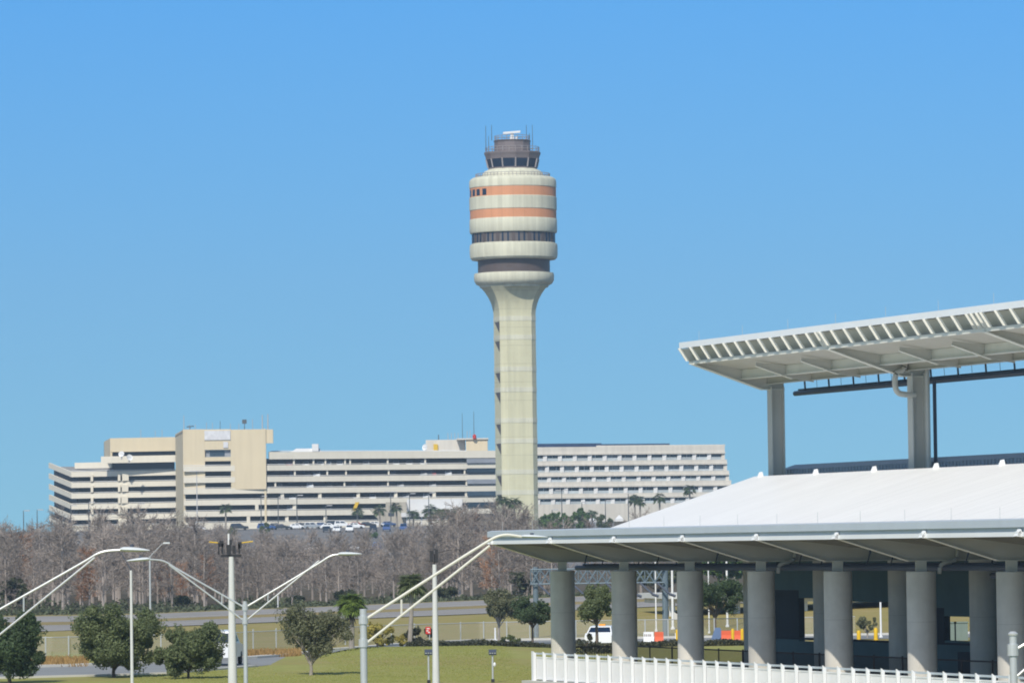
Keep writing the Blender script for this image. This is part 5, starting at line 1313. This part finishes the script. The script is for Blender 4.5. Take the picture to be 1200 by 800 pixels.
# drain pipe by the second column
u = 2 * BAY; q = MB(); q.tube(bez([S(u + .2, 11.1, E + 8.9), S(u + .2, 11.1, E + 8.15), S(u + .2, 10.55, E + 8.05), S(u + .2, 10.55, E + 7.05), S(u + .2, 11.2, E + 6.95), S(u + .2, 11.6, E + 6.95)]), .14, 10); q.build('drain_pipe', 'steel_paint', hc, smooth=True)
q = MB(); q.tube([S(u + .5, 12.1, E + 8.6), S(u + .5, 12.1, E + 3.0)], .12, 10); q.build('downpipe', 'steel_paint', hc, smooth=True)
q = MB(); q.tube([S(u + .2, 12.6, E + 7.6), S(u + .2, 12.6, E + 3.0)], .09, 8); q.build('conduit', 'pipe_dark', hc)
q = MB(); q.tube([S(-.9, 13.2, E + 7.66), S(UH, 13.2, E + 7.66)], .13, 10); q.tube([S(-.9, 13.4, E + 7.85), S(UH, 13.4, E + 7.85)], .05, 6); hp = q.build('hung_pipe', 'pipe_dark', hc, smooth=True)
for i in range(40):
    q = MB(); u = .5 + i * 1.6; q.tube([S(u, 13.2, E + 7.7), S(u - .15, 13.2, E + 8.7)], .05 if i % 2 == 0 else .012, 5); q.build('pipe_hanger', 'pipe_dark', hp)
q = MB(); sext(q, [(12.3, E + 8.35), (12.3, E + 8.42), (15.8, E + 9.3), (15.8, E + 9.23)], .2, UH); q.build('rear_soffit', 'roof_grey', hc)

# plaza and railings
fz0 = P(625, 795, 224)
FW = -8.6; FU = 20.3; FEND = 92
q = MB(); q.hexa([S(FU - .8, FW - .35, 0), S(FEND, FW - .35, 0), S(FEND, FW + .5, 0), S(FU - .8, FW + .5, 0)], [S(FU - .8, FW - .35, .12), S(FEND, FW - .35, .12), S(FEND, FW + .5, .12), S(FU - .8, FW + .5, .12)]); structure('railing_kerb', 'kerb', q)
q = MB(); q.quad(S(FU - .4, FW + .5, .02), S(FEND, FW + .5, .02), S(FEND, 10.3, .02), S(-2.5, 10.3, .02), S(-2.5, .2, .02)); structure('plaza_pavement', 'plaza', q)
wr = thing('white_railing', 'white railing with broad posts and fine pickets before the station', 'railing', tuple(S(FU, FW, 0)))
ht = 1.30; zb_ = .12
up3 = UN.to_3d(); in3 = IN.to_3d()
npost = int((FEND - FU) / 1.45)
def rpost(u, w, par, wide=.1):
    q = MB(); q.hexa([S(u - wide * .45, w - .09, zb_), S(u + wide * .45, w - .09, zb_), S(u + wide * .45, w + .05, zb_), S(u - wide * .45, w + .05, zb_)], [S(u - wide * .45, w - .09, zb_ + ht + .05), S(u + wide * .45, w - .09, zb_ + ht + .05), S(u + wide * .45, w + .05, zb_ + ht - .06), S(u - wide * .45, w + .05, zb_ + ht - .06)]); return q.build('post', 'white_paint', par)
for i in range(npost): rpost(FU + i * 1.45, FW, wr, .085 if i else .3)
q = MB(); sext(q, [(FW + .06, zb_ + ht - .10), (FW + .06, zb_ + ht - .02), (FW + .14, zb_ + ht - .02), (FW + .14, zb_ + ht - .10)], FU, FEND); q.build('top_rail', 'fascia_grey', wr)
q = MB(); sext(q, [(FW + .06, zb_ + ht - .26), (FW + .06, zb_ + ht - .20), (FW + .10, zb_ + ht - .20), (FW + .10, zb_ + ht - .26)], FU, FEND); q.build('mid_rail', 'white_paint', wr)
q = MB(); sext(q, [(FW + .06, zb_ + .06), (FW + .06, zb_ + .12), (FW + .10, zb_ + .12), (FW + .10, zb_ + .06)], FU, FEND); q.build('bottom_rail', 'white_paint', wr)
q = MB(); u = FU + .1
while u < FEND:
    q.hexa([S(u, FW + .07, zb_ + .12), S(u + .03, FW + .07, zb_ + .12), S(u + .03, FW + .09, zb_ + .12), S(u, FW + .09, zb_ + .12)], [S(u, FW + .07, zb_ + ht - .26), S(u + .03, FW + .07, zb_ + ht - .26), S(u + .03, FW + .09, zb_ + ht - .26), S(u, FW + .09, zb_ + ht - .26)]); u += .072
q.build('pickets', 'white_paint', wr)
# dark railing behind the columns
dr = thing('dark_railing', 'dark brown metal railing behind the column feet', 'railing', tuple(S(0, 4, 0)))
q = MB()
for zz in (.15, 1.12): q.tube([S(-2, 4.2, zz), S(FEND, 4.2, zz)], .035, 5)
q.tube([S(-2, .3, 1.12), S(-2, 4.2, 1.12)], .035, 5); q.tube([S(-2, .3, .15), S(-2, 4.2, .15)], .035, 5)
q.build('rail', 'rail_brown', dr)
q = MB(); u = -2
while u < 34:
    q.tube([S(u, 4.2, .15), S(u, 4.2, 1.12)], .012, 4, False); u += .13
w = .3
while w < 4.2:
    q.tube([S(-2, w, .15), S(-2, w, 1.12)], .012, 4, False); w += .13
q.build('pickets', 'rail_brown', dr)
for i in range(24):
    q = MB(); q.tube([S(-2 + i * 3.2, 4.2, 0), S(-2 + i * 3.2, 4.2, 1.2)], .045, 6); q.build('post', 'rail_brown', dr)

# ------------------------------------------------------------------ light
SUN_EL, SUN_AZ = 41.0, 16.0                       # degrees; the sun stands behind the viewer, a little to the left
az = rad(SUN_AZ)
to_sun = Vector((-math.sin(az) * math.cos(rad(SUN_EL)), -math.cos(az) * math.cos(rad(SUN_EL)), math.sin(rad(SUN_EL))))
sl = bpy.data.lights.new('sun', 'SUN'); sl.energy = 3.6; sl.angle = rad(0.53); sl.color = (1.0, 0.93, 0.81)
so = bpy.data.objects.new('sun', sl); C.objects.link(so); so.rotation_euler = (-to_sun).to_track_quat('-Z', 'Y').to_euler(); so.location = (0, -50, 200)
TINT_LOW, TINT_HIGH, TINT_ZENITH = (0.75, 1.0, 0.79), (0.41, 0.97, 1.20), (1.0, 0.90, 0.78)      # colour of this very clear, slightly cyan sky
w = bpy.data.worlds.new('World'); scene.world = w; w.use_nodes = True
N, L = w.node_tree.nodes, w.node_tree.links
bg = N['Background']
sky = N.new('ShaderNodeTexSky'); sky.sky_type = 'NISHITA'; sky.sun_disc = False
sky.sun_elevation = rad(SUN_EL); sky.sun_rotation = math.atan2(to_sun.x, to_sun.y)
sky.altitude = 0; sky.air_density = 1.0; sky.dust_density = 0.2; sky.ozone_density = 3.0
# a very clear day: the deep blue reaches low, so the sky is read some way above each direction
tcw = N.new('ShaderNodeTexCoord'); spw = N.new('ShaderNodeSeparateXYZ'); cbw = N.new('ShaderNodeCombineXYZ')
L.new(tcw.outputs['Generated'], spw.inputs[0])
mrw = N.new('ShaderNodeMapRange'); mrw.inputs['From Min'].default_value = 0.0; mrw.inputs['From Max'].default_value = 0.12
mrw.inputs['To Min'].default_value = 0.26; mrw.inputs['To Max'].default_value = 0.40
L.new(spw.outputs['Z'], mrw.inputs['Value'])
mxw = N.new('ShaderNodeMath'); mxw.operation = 'MAXIMUM'; L.new(mrw.outputs['Result'], mxw.inputs[0]); L.new(spw.outputs['Z'], mxw.inputs[1])
L.new(spw.outputs['X'], cbw.inputs['X']); L.new(spw.outputs['Y'], cbw.inputs['Y']); L.new(mxw.outputs[0], cbw.inputs['Z'])
nv = N.new('ShaderNodeVectorMath'); nv.operation = 'NORMALIZE'; L.new(cbw.outputs[0], nv.inputs[0])
L.new(nv.outputs[0], sky.inputs['Vector'])
tn = N.new('ShaderNodeMix'); tn.data_type = 'RGBA'; tn.inputs[6].default_value = (*TINT_LOW, 1); tn.inputs[7].default_value = (*TINT_HIGH, 1)
mt_ = N.new('ShaderNodeMapRange'); mt_.inputs['From Max'].default_value = 0.115; L.new(spw.outputs['Z'], mt_.inputs['Value']); L.new(mt_.outputs['Result'], tn.inputs[0])
t2 = N.new('ShaderNodeMix'); t2.data_type = 'RGBA'; t2.inputs[7].default_value = (*TINT_ZENITH, 1); L.new(tn.outputs[2], t2.inputs[6])
m2 = N.new('ShaderNodeMapRange'); m2.inputs['From Min'].default_value = 0.115; m2.inputs['From Max'].default_value = 0.17; L.new(spw.outputs['Z'], m2.inputs['Value']); L.new(m2.outputs['Result'], t2.inputs[0])
tm = N.new('ShaderNodeVectorMath'); tm.operation = 'MULTIPLY'; L.new(sky.outputs[0], tm.inputs[0]); L.new(t2.outputs[2], tm.inputs[1])
L.new(tm.outputs[0], bg.inputs['Color'])
bg.inputs['Strength'].default_value = 0.15

HAZE = 0.00015
if HAZE:
    q = MB(); q.box(-1500, 1500, -60, 2600, -2.5, 150); hz_ = q.build('haze', 'kerb', None, (0, 0, 0)); hz_['kind'] = 'stuff'
    hm = bpy.data.materials.new('haze'); hm.use_nodes = True; n_ = hm.node_tree.nodes; n_.remove(n_['Principled BSDF'])
    pv = n_.new('ShaderNodeVolumePrincipled'); pv.inputs['Density'].default_value = HAZE; pv.inputs['Color'].default_value = (.60, .80, 1, 1); pv.inputs['Anisotropy'].default_value = 0.0
    hm.node_tree.links.new(pv.outputs[0], n_['Material Output'].inputs['Volume']); hz_.data.materials[0] = hm

for o in bpy.data.objects:
    if '_o' in o: del o['_o']
v = scene.view_settings
v.view_transform = 'Standard'; v.look = 'None'; v.exposure = 0.2; v.gamma = 1.0; v.use_curve_mapping = False
scene.render.engine = 'CYCLES'
scene.cycles.use_denoising = True
scene.cycles.filter_width = 1.9
scene.cycles.max_bounces = 6
scene.cycles.transparent_max_bounces = 16
